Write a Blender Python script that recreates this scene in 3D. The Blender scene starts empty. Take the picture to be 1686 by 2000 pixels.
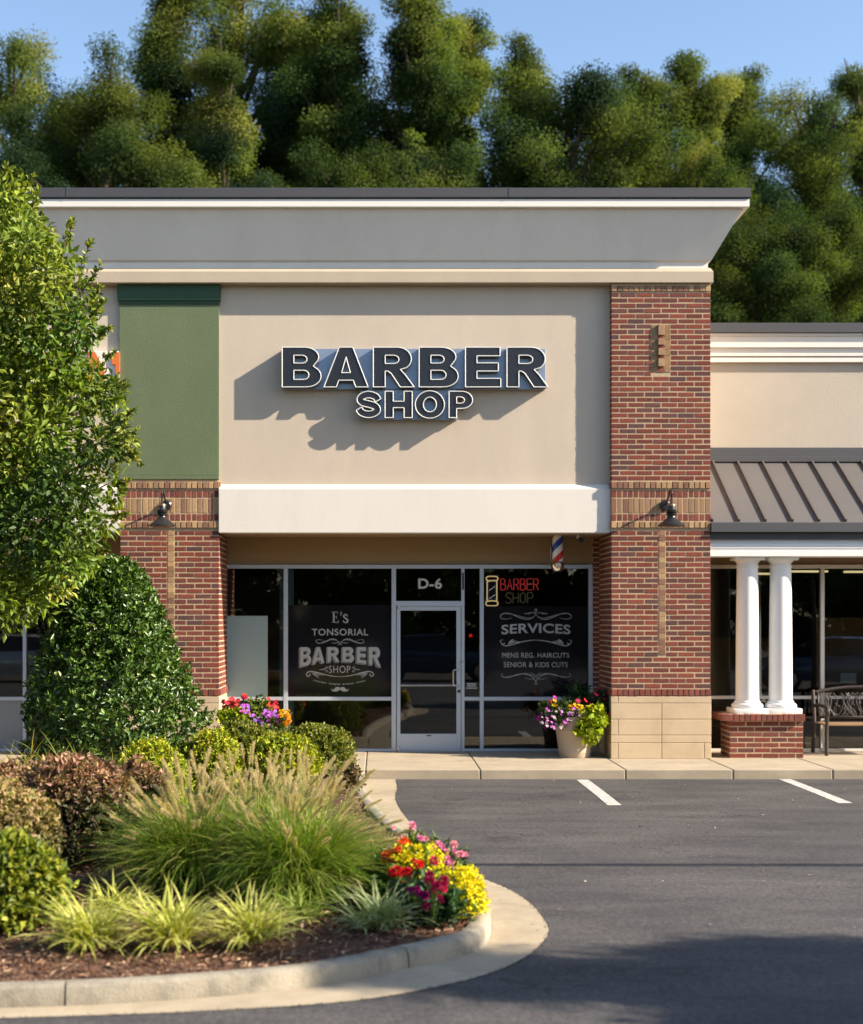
import bpy, bmesh, math, random
import numpy as np
from mathutils import Vector, Quaternion

rng = np.random.default_rng(7)
random.seed(7)
SC = bpy.context.scene
COL = SC.collection
F, CX, CY, H = 2750.0, 740.0, 1209.0, 1.876   # focal length in photo pixels, optical axis, eye height


def X(px, D): return (px - CX) / F * D
def Z(py, D): return H - (py - CY) / F * D
def W(px, py, D): return (X(px, D), D, Z(py, D))
def Dg(py, z=0.0): return (H - z) * F / (py - CY)


# ------------------------------------------------------------------ materials
MATS = {}


def _nodes(name):
    m = bpy.data.materials.new(name)
    m.use_nodes = True
    nt = m.node_tree
    b = nt.nodes['Principled BSDF']
    return m, nt, b


def mat(name, col=(.5, .5, .5), rough=.6, var=0.0, vscale=3.0, bump=0.0, bscale=60.0, metal=0.0, spec=.5,
        attr=False, trans=0.0, stain=0.0, stain_col=(.1, .09, .08), sscale=1.2, coat=0.0, stretch=None, smin=.5):
    """Principled material: base colour (or per-vertex colour), blotchy variation, stains and bump, all procedural."""
    if name in MATS:
        return MATS[name]
    m, nt, b = _nodes(name)
    N, L = nt.nodes, nt.links
    tc = N.new('ShaderNodeTexCoord')
    co = co0 = tc.outputs['Object']
    if stretch:
        mp = N.new('ShaderNodeMapping')
        mp.inputs['Scale'].default_value = stretch
        L.new(co, mp.inputs['Vector'])
        co = mp.outputs['Vector']
    if attr:
        a = N.new('ShaderNodeAttribute')
        a.attribute_name = 'Col'
        c = a.outputs['Color']
    else:
        r = N.new('ShaderNodeRGB')
        r.outputs[0].default_value = (*col, 1)
        c = r.outputs[0]
    if var > 0:
        nz = N.new('ShaderNodeTexNoise')
        nz.inputs['Scale'].default_value = vscale
        nz.inputs['Detail'].default_value = 6
        nz.inputs['Roughness'].default_value = .65
        L.new(co, nz.inputs['Vector'])
        mr = N.new('ShaderNodeMapRange')
        mr.inputs['From Min'].default_value = .25
        mr.inputs['From Max'].default_value = .75
        mr.inputs['To Min'].default_value = 1 - var
        mr.inputs['To Max'].default_value = 1 + var
        L.new(nz.outputs['Fac'], mr.inputs['Value'])
        vm = N.new('ShaderNodeVectorMath')
        vm.operation = 'SCALE'
        L.new(c, vm.inputs[0])
        L.new(mr.outputs[0], vm.inputs['Scale'])
        c = vm.outputs[0]
    if stain > 0:
        nz = N.new('ShaderNodeTexNoise')
        nz.inputs['Scale'].default_value = sscale
        nz.inputs['Detail'].default_value = 8
        nz.inputs['Roughness'].default_value = .7
        L.new(co, nz.inputs['Vector'])
        rp = N.new('ShaderNodeMapRange')
        rp.inputs['From Min'].default_value = smin
        rp.inputs['From Max'].default_value = smin + .22
        rp.inputs['To Max'].default_value = stain
        L.new(nz.outputs['Fac'], rp.inputs['Value'])
        mx = N.new('ShaderNodeMix')
        mx.data_type = 'RGBA'
        L.new(rp.outputs[0], mx.inputs['Factor'])
        L.new(c, mx.inputs['A'])
        mx.inputs['B'].default_value = (*stain_col, 1)
        c = mx.outputs['Result']
    L.new(c, b.inputs['Base Color'])
    b.inputs['Roughness'].default_value = rough
    b.inputs['Metallic'].default_value = metal
    b.inputs['Specular IOR Level'].default_value = spec
    b.inputs['Coat Weight'].default_value = coat
    if bump > 0:
        nz = N.new('ShaderNodeTexNoise')
        nz.inputs['Scale'].default_value = bscale
        nz.inputs['Detail'].default_value = 4
        L.new(co0, nz.inputs['Vector'])
        bp = N.new('ShaderNodeBump')
        bp.inputs['Strength'].default_value = bump
        bp.inputs['Distance'].default_value = .01
        L.new(nz.outputs['Fac'], bp.inputs['Height'])
        L.new(bp.outputs['Normal'], b.inputs['Normal'])
    if trans > 0:
        tl = N.new('ShaderNodeBsdfTranslucent')
        hs = N.new('ShaderNodeVectorMath')
        hs.operation = 'MULTIPLY'
        hs.inputs[1].default_value = (1.25, 1.3, .5)
        L.new(c, hs.inputs[0])
        L.new(hs.outputs[0], tl.inputs['Color'])
        ms = N.new('ShaderNodeMixShader')
        ms.inputs[0].default_value = trans
        L.new(b.outputs[0], ms.inputs[1])
        L.new(tl.outputs[0], ms.inputs[2])
        L.new(ms.outputs[0], N['Material Output'].inputs['Surface'])
    MATS[name] = m
    return m


def mat_asphalt():
    m, nt, b = _nodes('asphalt')
    N, L = nt.nodes, nt.links
    tc = N.new('ShaderNodeTexCoord')
    co = tc.outputs['Object']
    mp = N.new('ShaderNodeMapping')
    mp.inputs['Scale'].default_value = (.35, 1.0, 1)
    L.new(co, mp.inputs['Vector'])

    def noise(sc, det, vec, rough=.6):
        n = N.new('ShaderNodeTexNoise')
        n.inputs['Scale'].default_value = sc
        n.inputs['Detail'].default_value = det
        n.inputs['Roughness'].default_value = rough
        L.new(vec, n.inputs['Vector'])
        return n.outputs['Fac']

    def ramp(v, pts):
        r = N.new('ShaderNodeValToRGB')
        e = r.color_ramp.elements
        e[0].position, e[0].color = pts[0][0], (*pts[0][1], 1)
        e[1].position, e[1].color = pts[1][0], (*pts[1][1], 1)
        for p, c in pts[2:]:
            k = e.new(p)
            k.color = (*c, 1)
        L.new(v, r.inputs[0])
        return r.outputs[0]

    def mul(a, bb, mode='MULTIPLY', f=1.0):
        x = N.new('ShaderNodeMix')
        x.data_type = 'RGBA'
        x.blend_type = mode
        x.inputs['Factor'].default_value = f
        L.new(a, x.inputs['A'])
        L.new(bb, x.inputs['B'])
        return x.outputs['Result']
    base = ramp(noise(.55, 8, mp.outputs[0], .62), [(.3, (.047, .046, .048)), (.7, (.078, .074, .074))])
    streak = ramp(noise(2.2, 6, mp.outputs[0], .7), [(.35, (.72, .72, .74)), (.65, (1.2, 1.18, 1.14))])
    grain = ramp(noise(75, 3, co, .75), [(.34, (.42, .42, .43)), (.64, (1.5, 1.47, 1.44))])
    grit = ramp(noise(26, 3, co, .7), [(.36, (.68, .68, .69)), (.64, (1.32, 1.30, 1.28))])
    c = mul(mul(mul(base, streak), grain), grit)
    oil = ramp(noise(.9, 5, co, .75), [(.57, (1, 1, 1)), (.70, (.52, .50, .49))])
    c = mul(c, oil)
    cv = N.new('ShaderNodeTexVoronoi')
    cv.feature = 'DISTANCE_TO_EDGE'
    cv.inputs['Scale'].default_value = .42
    wob = N.new('ShaderNodeVectorMath')
    wob.operation = 'ADD'
    nzv = N.new('ShaderNodeTexNoise')
    nzv.inputs['Scale'].default_value = 3.0
    nzv.inputs['Detail'].default_value = 5
    L.new(co, nzv.inputs['Vector'])
    L.new(co, wob.inputs[0])
    L.new(nzv.outputs['Color'], wob.inputs[1])
    L.new(wob.outputs[0], cv.inputs['Vector'])
    crack = ramp(cv.outputs['Distance'], [(.0, (.35, .35, .36)), (.006, (1, 1, 1))])
    cmask = ramp(noise(.35, 3, co), [(.50, (0, 0, 0)), (.56, (1, 1, 1))])
    mx = N.new('ShaderNodeMix')
    mx.data_type = 'RGBA'
    L.new(cmask, mx.inputs['Factor'])
    mx.inputs['A'].default_value = (1, 1, 1, 1)
    L.new(crack, mx.inputs['B'])
    c = mul(c, mx.outputs['Result'])
    v = N.new('ShaderNodeTexVoronoi')
    v.inputs['Scale'].default_value = 38
    L.new(co, v.inputs['Vector'])
    sp = ramp(v.outputs['Distance'], [(.0, (.30, .28, .26)), (.16, (0, 0, 0))])
    wn = ramp(noise(21, 1, co), [(.52, (0, 0, 0)), (.62, (1, 1, 1))])
    c = mul(c, mul(sp, wn), 'ADD')
    L.new(c, b.inputs['Base Color'])
    b.inputs['Roughness'].default_value = .82
    b.inputs['Specular IOR Level'].default_value = .35
    bp = N.new('ShaderNodeBump')
    bp.inputs['Strength'].default_value = .55
    bp.inputs['Distance'].default_value = .006
    L.new(noise(120, 4, co), bp.inputs['Height'])
    L.new(bp.outputs[0], b.inputs['Normal'])
    return m


def mat_glass(name, tint):
    m, nt, b = _nodes(name)
    N, L = nt.nodes, nt.links
    N.remove(b)
    fr = N.new('ShaderNodeFresnel')
    fr.inputs[0].default_value = 1.68
    tr = N.new('ShaderNodeBsdfTransparent')
    tr.inputs[0].default_value = (*tint, 1)
    gl = N.new('ShaderNodeBsdfGlossy')
    gl.inputs['Roughness'].default_value = 0.0
    ms = N.new('ShaderNodeMixShader')
    L.new(fr.outputs[0], ms.inputs[0])
    L.new(tr.outputs[0], ms.inputs[1])
    L.new(gl.outputs[0], ms.inputs[2])
    L.new(ms.outputs[0], N['Material Output'].inputs['Surface'])
    return m


def mat_emit(name, col, s):
    m, nt, b = _nodes(name)
    b.inputs['Base Color'].default_value = (*[c * .3 for c in col], 1)
    b.inputs['Emission Color'].default_value = (*col, 1)
    b.inputs['Emission Strength'].default_value = s
    return m


def mat_pole():
    m, nt, b = _nodes('barber_stripes')
    N, L = nt.nodes, nt.links
    tc = N.new('ShaderNodeTexCoord')
    sx = N.new('ShaderNodeSeparateXYZ')
    L.new(tc.outputs['Object'], sx.inputs[0])
    at = N.new('ShaderNodeMath')
    at.operation = 'ARCTAN2'
    L.new(sx.outputs['Y'], at.inputs[0])
    L.new(sx.outputs['X'], at.inputs[1])
    d = N.new('ShaderNodeMath')
    d.operation = 'DIVIDE'
    d.inputs[1].default_value = 2 * math.pi
    L.new(at.outputs[0], d.inputs[0])
    z = N.new('ShaderNodeMath')
    z.operation = 'MULTIPLY'
    z.inputs[1].default_value = 2.45
    L.new(sx.outputs['Z'], z.inputs[0])
    s = N.new('ShaderNodeMath')
    s.operation = 'SUBTRACT'
    L.new(z.outputs[0], s.inputs[0])
    L.new(d.outputs[0], s.inputs[1])
    f = N.new('ShaderNodeMath')
    f.operation = 'FRACT'
    L.new(s.outputs[0], f.inputs[0])
    r = N.new('ShaderNodeValToRGB')
    r.color_ramp.interpolation = 'CONSTANT'
    e = r.color_ramp.elements
    e[0].position, e[0].color = 0, (.8, .78, .75, 1)
    e[1].position, e[1].color = .25, (.6, .02, .02, 1)
    k = e.new(.5); k.color = (.8, .78, .75, 1)
    k = e.new(.75); k.color = (.015, .05, .42, 1)
    L.new(f.outputs[0], r.inputs[0])
    L.new(r.outputs[0], b.inputs['Base Color'])
    b.inputs['Roughness'].default_value = .2
    return m


M_STUCCO = mat('stucco_tan', (.555, .460, .362), .92, .06, 1.3, .3, 130, spec=.2, stain=.16, stain_col=(.38, .315, .25), sscale=1.5, stretch=(1.3, 1, .35))
M_STUCCO_R = mat('stucco_tan_right', (.48, .415, .34), .92, .05, 1.1, .35, 95, spec=.2)
M_COVE = mat('stucco_cove', (.74, .685, .615), .9, .05, 1.2, .3, 90, spec=.2, stain=.16, stain_col=(.38, .35, .32), sscale=1.6, stretch=(1.2, 1, .3))
M_BAND = mat('stucco_band', (.47, .385, .29), .9, .07, 2.0, .35, 90, spec=.2)
M_TRIM = mat('white_trim', (.74, .69, .63), .7, .03, 2.0, .1, 70, spec=.3)
M_BEAM = mat('white_beam', (.70, .645, .58), .75, .03, 1.2, .2, 80, spec=.25, stain=.14, stain_col=(.52, .46, .39), sscale=1.8, stretch=(1.6, 1, .4))
M_GREEN = mat('stucco_green', (.130, .162, .088), .88, .09, 1.6, .4, 80, spec=.25, stain=.25, stain_col=(.11, .145, .07), sscale=1.5, stretch=(1, 1, .5))
M_GREEN_D = mat('stucco_green_dark', (.045, .088, .055), .85, .06, 1.6, .3, 80, spec=.25)
M_CAP = mat('dark_coping_metal', (.062, .060, .066), .55, .06, .8, spec=.4)
M_GUTTER = mat('gutter_metal', (.072, .071, .075), .5, .05, .8, spec=.4)
M_ROOF = mat('standing_seam_metal', (.106, .097, .093), .55, .07, 1.0, spec=.35)
M_SEAM = mat('seam_metal', (.10, .082, .076), .5, .05, 1.0, spec=.35)
M_BRICK = mat('brick', rough=.9, var=.24, vscale=45, bump=.6, bscale=110, spec=.2, attr=True)
M_MORTAR = mat('mortar', (.47, .345, .22), .95, .12, 30, .3, 150, spec=.1)
M_BLOCK = mat('tan_block', (.52, .40, .265), .9, .08, 2.5, .3, 120, spec=.2, stain=.35, stain_col=(.36, .26, .16), sscale=2.2, smin=.48)
M_ALU = mat('aluminium_frame', (.50, .55, .61), .38, .03, 2.0, metal=.35, spec=.5)
M_ALU_W = mat('pale_frame', (.66, .63, .57), .5, .03, 2.0, spec=.4)
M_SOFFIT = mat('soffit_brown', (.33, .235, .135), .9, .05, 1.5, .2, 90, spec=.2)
M_GLASS = mat_glass('window_glass', (.80, .82, .80))
M_FILM = mat('black_window_film', (.011, .0105, .013), .05, 0, spec=.6)
M_LETTER = mat('grey_vinyl', (.36, .36, .34), .6, spec=.3)
M_LETTER_D = mat('dim_vinyl', (.20, .20, .19), .6, spec=.3)
M_LETTER_W = mat('pale_vinyl', (.52, .52, .5), .6, spec=.3)
M_FROST = mat('frosted_panel', (.27, .37, .365), .35, .04, 1.5, spec=.4)
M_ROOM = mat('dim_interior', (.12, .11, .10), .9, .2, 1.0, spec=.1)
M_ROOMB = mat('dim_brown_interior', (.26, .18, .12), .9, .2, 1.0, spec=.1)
M_DARK = mat('dark_metal', (.018, .018, .019), .32, .1, 6, spec=.5)
M_RUBBER = mat('black_rubber', (.012, .012, .012), .6)
M_CHROME = mat('chrome', (.75, .72, .68), .08, metal=1.0)
M_STEEL = mat('steel', (.55, .55, .55), .25, metal=.9)
M_NAVY = mat('navy_face', (.018, .020, .027), .38, .08, 3.0, spec=.45)
M_OUTLINE = mat('white_outline', (.74, .72, .68), .5, spec=.4)
M_RACE = mat('raceway_metal', (.30, .355, .44), .38, .04, 2.0, metal=.5, spec=.5)
M_CONC = mat('sidewalk_concrete', (.375, .31, .225), .93, .13, 2.2, .35, 90, spec=.2, stain=.45, stain_col=(.22, .175, .13), sscale=1.7, smin=.47)
M_KERB = mat('kerb_concrete', (.30, .265, .205), .93, .2, 3.0, .6, 80, spec=.2, stain=.85, stain_col=(.11, .10, .08), sscale=4.2, smin=.47, stretch=(1, 1, .6))
M_APRON = mat('gutter_concrete', (.37, .305, .215), .93, .15, 2.5, .4, 90, spec=.2, stain=.5, stain_col=(.22, .165, .115), sscale=2.4, smin=.46)
M_PAINT = mat('road_paint', (.50, .48, .45), .85, .14, 8, .3, 120, spec=.2, stain=.75, stain_col=(.10, .098, .1), sscale=16, smin=.46)
M_ASPH = mat_asphalt()
M_MULCH = mat('mulch', (.12, .065, .042), .95, .45, 14, 1.0, 40, spec=.15)
M_CHIP = mat('bark_chip', rough=.9, spec=.15, attr=True, var=.2, vscale=40)
M_LEAF = mat('leaf', rough=.5, spec=.32, attr=True, trans=.30)
M_LEAFG = mat('glossy_leaf', rough=.36, spec=.45, attr=True, trans=.18)
M_FAR = mat('far_leaf', rough=.8, spec=.08, attr=True, trans=.42)
M_GRASS = mat('grass_blade', rough=.5, spec=.3, attr=True, trans=.32)
M_PLUME = mat('seed_plume', rough=.85, spec=.1, attr=True, trans=.4)
M_PETAL = mat('petal', rough=.6, spec=.2, attr=True, trans=.25)
M_BARK = mat('bark', (.10, .075, .055), .95, .35, 9, .9, 25, spec=.1)
M_POT = mat('planter_clay', (.44, .35, .255), .75, .07, 3, .15, 60, spec=.3)
M_SOIL = mat('soil', (.03, .022, .016), .95, .3, 20, .8, 40)
M_BRONZE = mat('bronze_iron', (.042, .031, .027), .5, .15, 8, .2, 60, spec=.45)
M_WOOD = mat('seat_slat', (.24, .15, .08), .6, .2, 6, .2, 50, spec=.3)
M_WHITECOL = mat('white_column_paint', (.80, .775, .74), .5, .02, 1.5, spec=.35)
M_ORANGE = mat('orange_acrylic', (.66, .16, .035), .4, .04, 3)
M_PANELW = mat('white_acrylic', (.74, .72, .68), .4, .02, 3)
M_GREYPAN = mat('grey_panel', (.22, .23, .235), .5, .05, 2)
M_NEON_Y = mat_emit('neon_cream', (1.0, .72, .35), .30)
M_NEON_R = mat_emit('neon_red', (1.0, .08, .08), .16)
M_NEON_OFF_GLOW = mat_emit('unlit_neon_added_glow', (1.0, .85, .5), .018)  # SHOP tubes are off; faint glow added so they show in the dark room
M_NEON_B = mat_emit('neon_white', (.75, .78, .85), .2)
M_TUBE = mat_emit('fluorescent_tube', (1.0, .80, .42), .45)
M_RED_L = mat_emit('red_light', (1.0, .02, .03), .3)
M_STRIPE = mat_pole()
M_CAR = mat('car_paint_blue', (.045, .09, .19), .25, coat=1.0, metal=.3)
M_CARGLASS = mat('car_glass', (.012, .014, .016), .06)


# ------------------------------------------------------------------ mesh building
class MB:
    def __init__(s):
        s.v, s.f, s.c = [], [], []
        s.n = 0

    def add(s, v, f, c=(1, 1, 1)):
        s.v.extend([tuple(map(float, p)) for p in v])
        s.f.extend([tuple(i + s.n for i in q) for q in f])
        if len(c) == 3 and not hasattr(c[0], '__len__'):
            s.c.extend([c] * len(v))
        else:
            s.c.extend([tuple(q) for q in c])
        s.n += len(v)
        return s

    def box(s, x0, x1, y0, y1, z0, z1, c=(1, 1, 1), b=0.0):
        if b > 0:
            bm = bmesh.new()
            bmesh.ops.create_cube(bm, size=1)
            for v in bm.verts:
                v.co = Vector(((x0 + x1) / 2 + v.co.x * (x1 - x0), (y0 + y1) / 2 + v.co.y * (y1 - y0), (z0 + z1) / 2 + v.co.z * (z1 - z0)))
            bmesh.ops.bevel(bm, geom=bm.edges[:], offset=b, segments=2, affect='EDGES', profile=.5)
            bm.verts.ensure_lookup_table()
            bm.verts.index_update()
            s.add([v.co for v in bm.verts], [[v.index for v in f.verts] for f in bm.faces], c)
            bm.free()
            return s
        v = [(x0, y0, z0), (x1, y0, z0), (x1, y1, z0), (x0, y1, z0), (x0, y0, z1), (x1, y0, z1), (x1, y1, z1), (x0, y1, z1)]
        return s.add(v, [(0, 3, 2, 1), (4, 5, 6, 7), (0, 1, 5, 4), (1, 2, 6, 5), (2, 3, 7, 6), (3, 0, 4, 7)], c)

    def lathe(s, prof, cx, cy, n=32, c=(1, 1, 1), axis='z', cz=0):
        v, f = [], []
        for r, h in prof:
            for k in range(n):
                a = 2 * math.pi * k / n
                if axis == 'z':
                    v.append((cx + r * math.cos(a), cy + r * math.sin(a), h))
                else:
                    v.append((cx + r * math.cos(a), h, cz + r * math.sin(a)))
        for i in range(len(prof) - 1):
            for k in range(n):
                q = (i * n + k, i * n + (k + 1) % n, (i + 1) * n + (k + 1) % n, (i + 1) * n + k)
                f.append(q if axis == 'z' else q[::-1])
        f.append(tuple(range(n))[::-1])
        f.append(tuple((len(prof) - 1) * n + k for k in range(n)))
        return s.add(v, f, c)

    def tube(s, pts, r, n=8, c=(1, 1, 1)):
        pts = [Vector(p) for p in pts]
        rr = r if hasattr(r, '__len__') else [r] * len(pts)
        v, f = [], []
        up = Vector((0, 0, 1))
        pu = None
        for i, p in enumerate(pts):
            t = (pts[min(i + 1, len(pts) - 1)] - pts[max(i - 1, 0)])
            if t.length < 1e-9:
                t = Vector((0, 0, 1))
            t.normalize()
            if pu is None:
                a = up if abs(t.z) < .9 else Vector((1, 0, 0))
                u = t.cross(a).normalized()
            else:
                u = (pu - t * pu.dot(t))
                u = u.normalized() if u.length > 1e-6 else t.orthogonal().normalized()
            pu = u
            w = t.cross(u)
            for k in range(n):
                a = 2 * math.pi * k / n
                v.append(p + (u * math.cos(a) + w * math.sin(a)) * rr[i])
        for i in range(len(pts) - 1):
            for k in range(n):
                f.append((i * n + k, i * n + (k + 1) % n, (i + 1) * n + (k + 1) % n, (i + 1) * n + k))
        f.append(tuple(range(n))[::-1])
        f.append(tuple((len(pts) - 1) * n + k for k in range(n)))
        return s.add(v, f, c)

    def ribbon(s, pts2, widths, D, c=(1, 1, 1)):
        """flat stroke in the plane y = D along 2-D points (x, z)"""
        p = np.array(pts2, float)
        t = np.gradient(p, axis=0)
        t /= np.maximum(np.linalg.norm(t, axis=1, keepdims=True), 1e-9)
        nrm = np.stack([-t[:, 1], t[:, 0]], 1)
        w = np.array(widths if hasattr(widths, '__len__') else [widths] * len(p))[:, None] / 2
        a, b = p + nrm * w, p - nrm * w
        v = [(q[0], D, q[1]) for q in np.concatenate([a, b])]
        n = len(p)
        return s.add(v, [(i, i + 1, n + i + 1, n + i) for i in range(n - 1)], c)

    def mesh(s, name):
        me = bpy.data.meshes.new(name)
        me.from_pydata(s.v, [], s.f)
        at = me.color_attributes.new('Col', 'FLOAT_COLOR', 'POINT')
        a = np.ones((len(s.v), 4), np.float32)
        a[:, :3] = np.array(s.c, np.float32).reshape(-1, 3)
        at.data.foreach_set('color', a.ravel())
        return me


def fast_mesh(name, V, Fc, C, k):
    """numpy mesh: V (n,3), Fc (m,k) face indices, C (n,3) vertex colours"""
    me = bpy.data.meshes.new(name)
    me.vertices.add(len(V))
    me.vertices.foreach_set('co', np.ascontiguousarray(V, np.float32).ravel())
    m = len(Fc)
    me.loops.add(m * k)
    me.loops.foreach_set('vertex_index', np.ascontiguousarray(Fc, np.int32).ravel())
    me.polygons.add(m)
    me.polygons.foreach_set('loop_start', np.arange(0, m * k, k, dtype=np.int32))
    me.update(calc_edges=True)
    me.validate()
    at = me.color_attributes.new('Col', 'FLOAT_COLOR', 'POINT')
    a = np.ones((len(V), 4), np.float32)
    a[:, :3] = C
    at.data.foreach_set('color', a.ravel())
    return me


def origin(o):
    v = Vector((0, 0, 0))
    while o is not None:
        v += o.location
        o = o.parent
    return v


def tag(o, label=None, cat=None, group=None, kind=None):
    for k, x in (('label', label), ('category', cat), ('group', group), ('kind', kind)):
        if x:
            o[k] = x
    return o


def thing(name, label, cat, loc=(0, 0, 0), group=None):
    o = bpy.data.objects.new(name, None)
    o.empty_display_size = .1
    COL.objects.link(o)
    o.location = loc
    return tag(o, label, cat, group)


def obj(name, src, material, parent=None, smooth=False, base=None):
    """link ONE mesh object; world-space vertices are moved into the parent's (or the base point's) space"""
    me = src.mesh(name) if isinstance(src, MB) else src
    me.materials.append(material)
    o = bpy.data.objects.new(name, me)
    COL.objects.link(o)
    if parent is not None:
        o.parent = parent
        off = origin(parent)
        if off.length > 0:
            me.transform(__import__('mathutils').Matrix.Translation(-off))
    elif base is not None:
        o.location = base
        me.transform(__import__('mathutils').Matrix.Translation(-Vector(base)))
    if smooth:
        me.polygons.foreach_set('use_smooth', [True] * len(me.polygons))
        if smooth == 'auto':
            try:
                me.set_sharp_from_angle(angle=math.radians(35))
            except Exception:
                pass
    me.update()
    return o


def struct(name, src, material, smooth=False):
    return tag(obj(name, src, material, None, smooth), kind='structure')


def copy_tree(o, parent=None):
    c = o.copy()
    COL.objects.link(c)
    c.parent = parent
    for ch in list(o.children):
        copy_tree(ch, c)
    return c


def spline(pts, n=60, closed=False):
    p = np.array(pts, float)
    m = len(p)
    out = []
    segs = m if closed else m - 1
    per = max(2, int(n / segs))
    for i in range(segs):
        if closed:
            p0, p1, p2, p3 = p[(i - 1) % m], p[i], p[(i + 1) % m], p[(i + 2) % m]
        else:
            p0, p1, p2, p3 = p[max(i - 1, 0)], p[i], p[i + 1], p[min(i + 2, m - 1)]
        for k in range(per):
            t = k / per
            out.append(.5 * ((2 * p1) + (-p0 + p2) * t + (2 * p0 - 5 * p1 + 4 * p2 - p3) * t * t + (-p0 + 3 * p1 - 3 * p2 + p3) * t ** 3))
    if not closed:
        out.append(p[-1])
    return np.array(out)


# ------------------------------------------------------------------ camera, sun, sky
cam = bpy.data.cameras.new('camera')
cam.sensor_fit = 'HORIZONTAL'
cam.sensor_width = 36
cam.lens = F / 1686 * 36
cam.shift_x = (843 - CX) / 1686
cam.shift_y = (CY - 1000) / 1686
cam.clip_end = 600
cam.clip_start = .1
cam.dof.use_dof = True
cam.dof.focus_distance = 14.8
FSTOP_A = .033
cam.dof.aperture_fstop = (cam.lens / 1000) / FSTOP_A
co = bpy.data.objects.new('camera', cam)
COL.objects.link(co)
co.location = (0, 0, H)
co.rotation_euler = (math.pi / 2, 0, 0)
SC.camera = co

SUN = Vector((3.5, -1.0, 2.2)).normalized()
EL = math.asin(SUN.z)
ROT = math.atan2(SUN.x, SUN.y)
w = bpy.data.worlds.new('World')
SC.world = w
w.use_nodes = True
nt = w.node_tree
sky = nt.nodes.new('ShaderNodeTexSky')
sky.sky_type = 'NISHITA'
sky.sun_disc = False
sky.sun_elevation = EL
sky.sun_rotation = ROT
sky.air_density = 1.0
sky.dust_density = .6
sky.ozone_density = 1.4
nt.links.new(sky.outputs[0], nt.nodes['Background'].inputs['Color'])
nt.nodes['Background'].inputs['Strength'].default_value = .105
ld = bpy.data.lights.new('sun', 'SUN')
ld.energy = 5.0
ld.angle = math.radians(.5)
ld.color = (1.0, .885, .72)
lo = bpy.data.objects.new('sun', ld)
COL.objects.link(lo)
lo.rotation_euler = (-SUN).to_track_quat('-Z', 'Y').to_euler()
lo.location = (20, -5, 20)
SC.view_settings.view_transform = 'Standard'
SC.view_settings.look = 'None'
SC.view_settings.exposure = 1.3
SC.view_settings.gamma = 1
SC.cycles.max_bounces = 8
SC.cycles.transparent_max_bounces = 16
SC.cycles.caustics_reflective = False
SC.cycles.caustics_refractive = False
SC.cycles.sample_clamp_indirect = 4.0
SC.cycles.use_denoising = True

# planes (distance from the camera)
DD, DF, DS, DL, DK = 20.0, 18.9, 19.034, 18.985, 17.54

# ------------------------------------------------------------------ brickwork (every brick is a real little block)
RED = [(.195, .053, .036), (.17, .050, .037), (.155, .052, .042), (.125, .053, .047), (.21, .059, .039), (.105, .054, .051), (.18, .058, .044)]
RED_P = [.24, .2, .18, .13, .12, .05, .08]
TAN = [(.37, .235, .125), (.33, .20, .11), (.41, .265, .14), (.21, .11, .075), (.29, .165, .095), (.24, .12, .08)]
SRED = [(.20, .060, .042), (.17, .058, .045), (.22, .07, .05)]


def brick_block(mb, O, U, N, u0, u1, z0, z1, pal, probs=None, j=.0015, proud=0.0, d=.03):
    """one brick on a wall plane: O origin, U along, N outward"""
    u0 += random.uniform(-j, j); u1 += random.uniform(-j, j)
    z0 += random.uniform(-j, j) * .7; z1 += random.uniform(-j, j) * .7
    f = proud + random.uniform(-.0018, .0018)
    c = np.array(pal[rng.choice(len(pal), p=probs)]) * random.uniform(.86, 1.14)
    ch = .0025
    P = lambda u, z, n: (O[0] + U[0] * u + N[0] * n, O[1] + U[1] * u + N[1] * n, z)
    v = [P(u0, z0, -d), P(u1, z0, -d), P(u1, z1, -d), P(u0, z1, -d),
         P(u0, z0, f - ch), P(u1, z0, f - ch), P(u1, z1, f - ch), P(u0, z1, f - ch),
         P(u0 + ch, z0 + ch, f), P(u1 - ch, z0 + ch, f), P(u1 - ch, z1 - ch, f), P(u0 + ch, z1 - ch, f)]
    fc = [(8, 9, 10, 11)]
    for a in range(4):
        b = (a + 1) % 4
        fc += [(a, b, 4 + b, 4 + a), (4 + a, 4 + b, 8 + b, 8 + a)]
    mb.add(v, fc, tuple(c))


def running(mb, O, U, N, L, z0, z1, proud=0.0, skip=None, phase=0, length=.224, ch=.070, m=.0175):
    n = max(1, round((z1 - z0) / ch))
    h = (z1 - z0) / n
    for i in range(n):
        za, zb = z0 + i * h + m / 2, z0 + (i + 1) * h - m / 2
        u = -(length / 2) * ((i + phase) % 2) - random.uniform(0, .004)
        while u < L - .02:
            a, b = max(0.0, u + m / 2), min(L, u + length - m / 2)
            if b - a > .025:
                pieces = [(a, b)]
                if skip:
                    for (s0, s1, sz0, sz1) in skip:
                        if zb > sz0 and za < sz1:
                            new = []
                            for (p, q) in pieces:
                                if q <= s0 or p >= s1:
                                    new.append((p, q))
                                else:
                                    if s0 - p > .03: new.append((p, s0 - m / 2))
                                    if q - s1 > .03: new.append((s1 + m / 2, q))
                            pieces = new
                for (p, q) in pieces:
                    brick_block(mb, O, U, N, p, q, za, zb, RED, RED_P, proud=proud)
            u += length


def soldier(mb, O, U, N, L, z0, z1, pal, proud=0.0, wdt=.073, m=.0155, d=.05):
    n = max(1, round(L / wdt))
    s = L / n
    for i in range(n):
        brick_block(mb, O, U, N, i * s + (m / 2 if i else 0), (i + 1) * s - (m / 2 if i < n - 1 else 0), z0 + m / 2, z1 - m / 2, pal, proud=proud, d=d)


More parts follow.
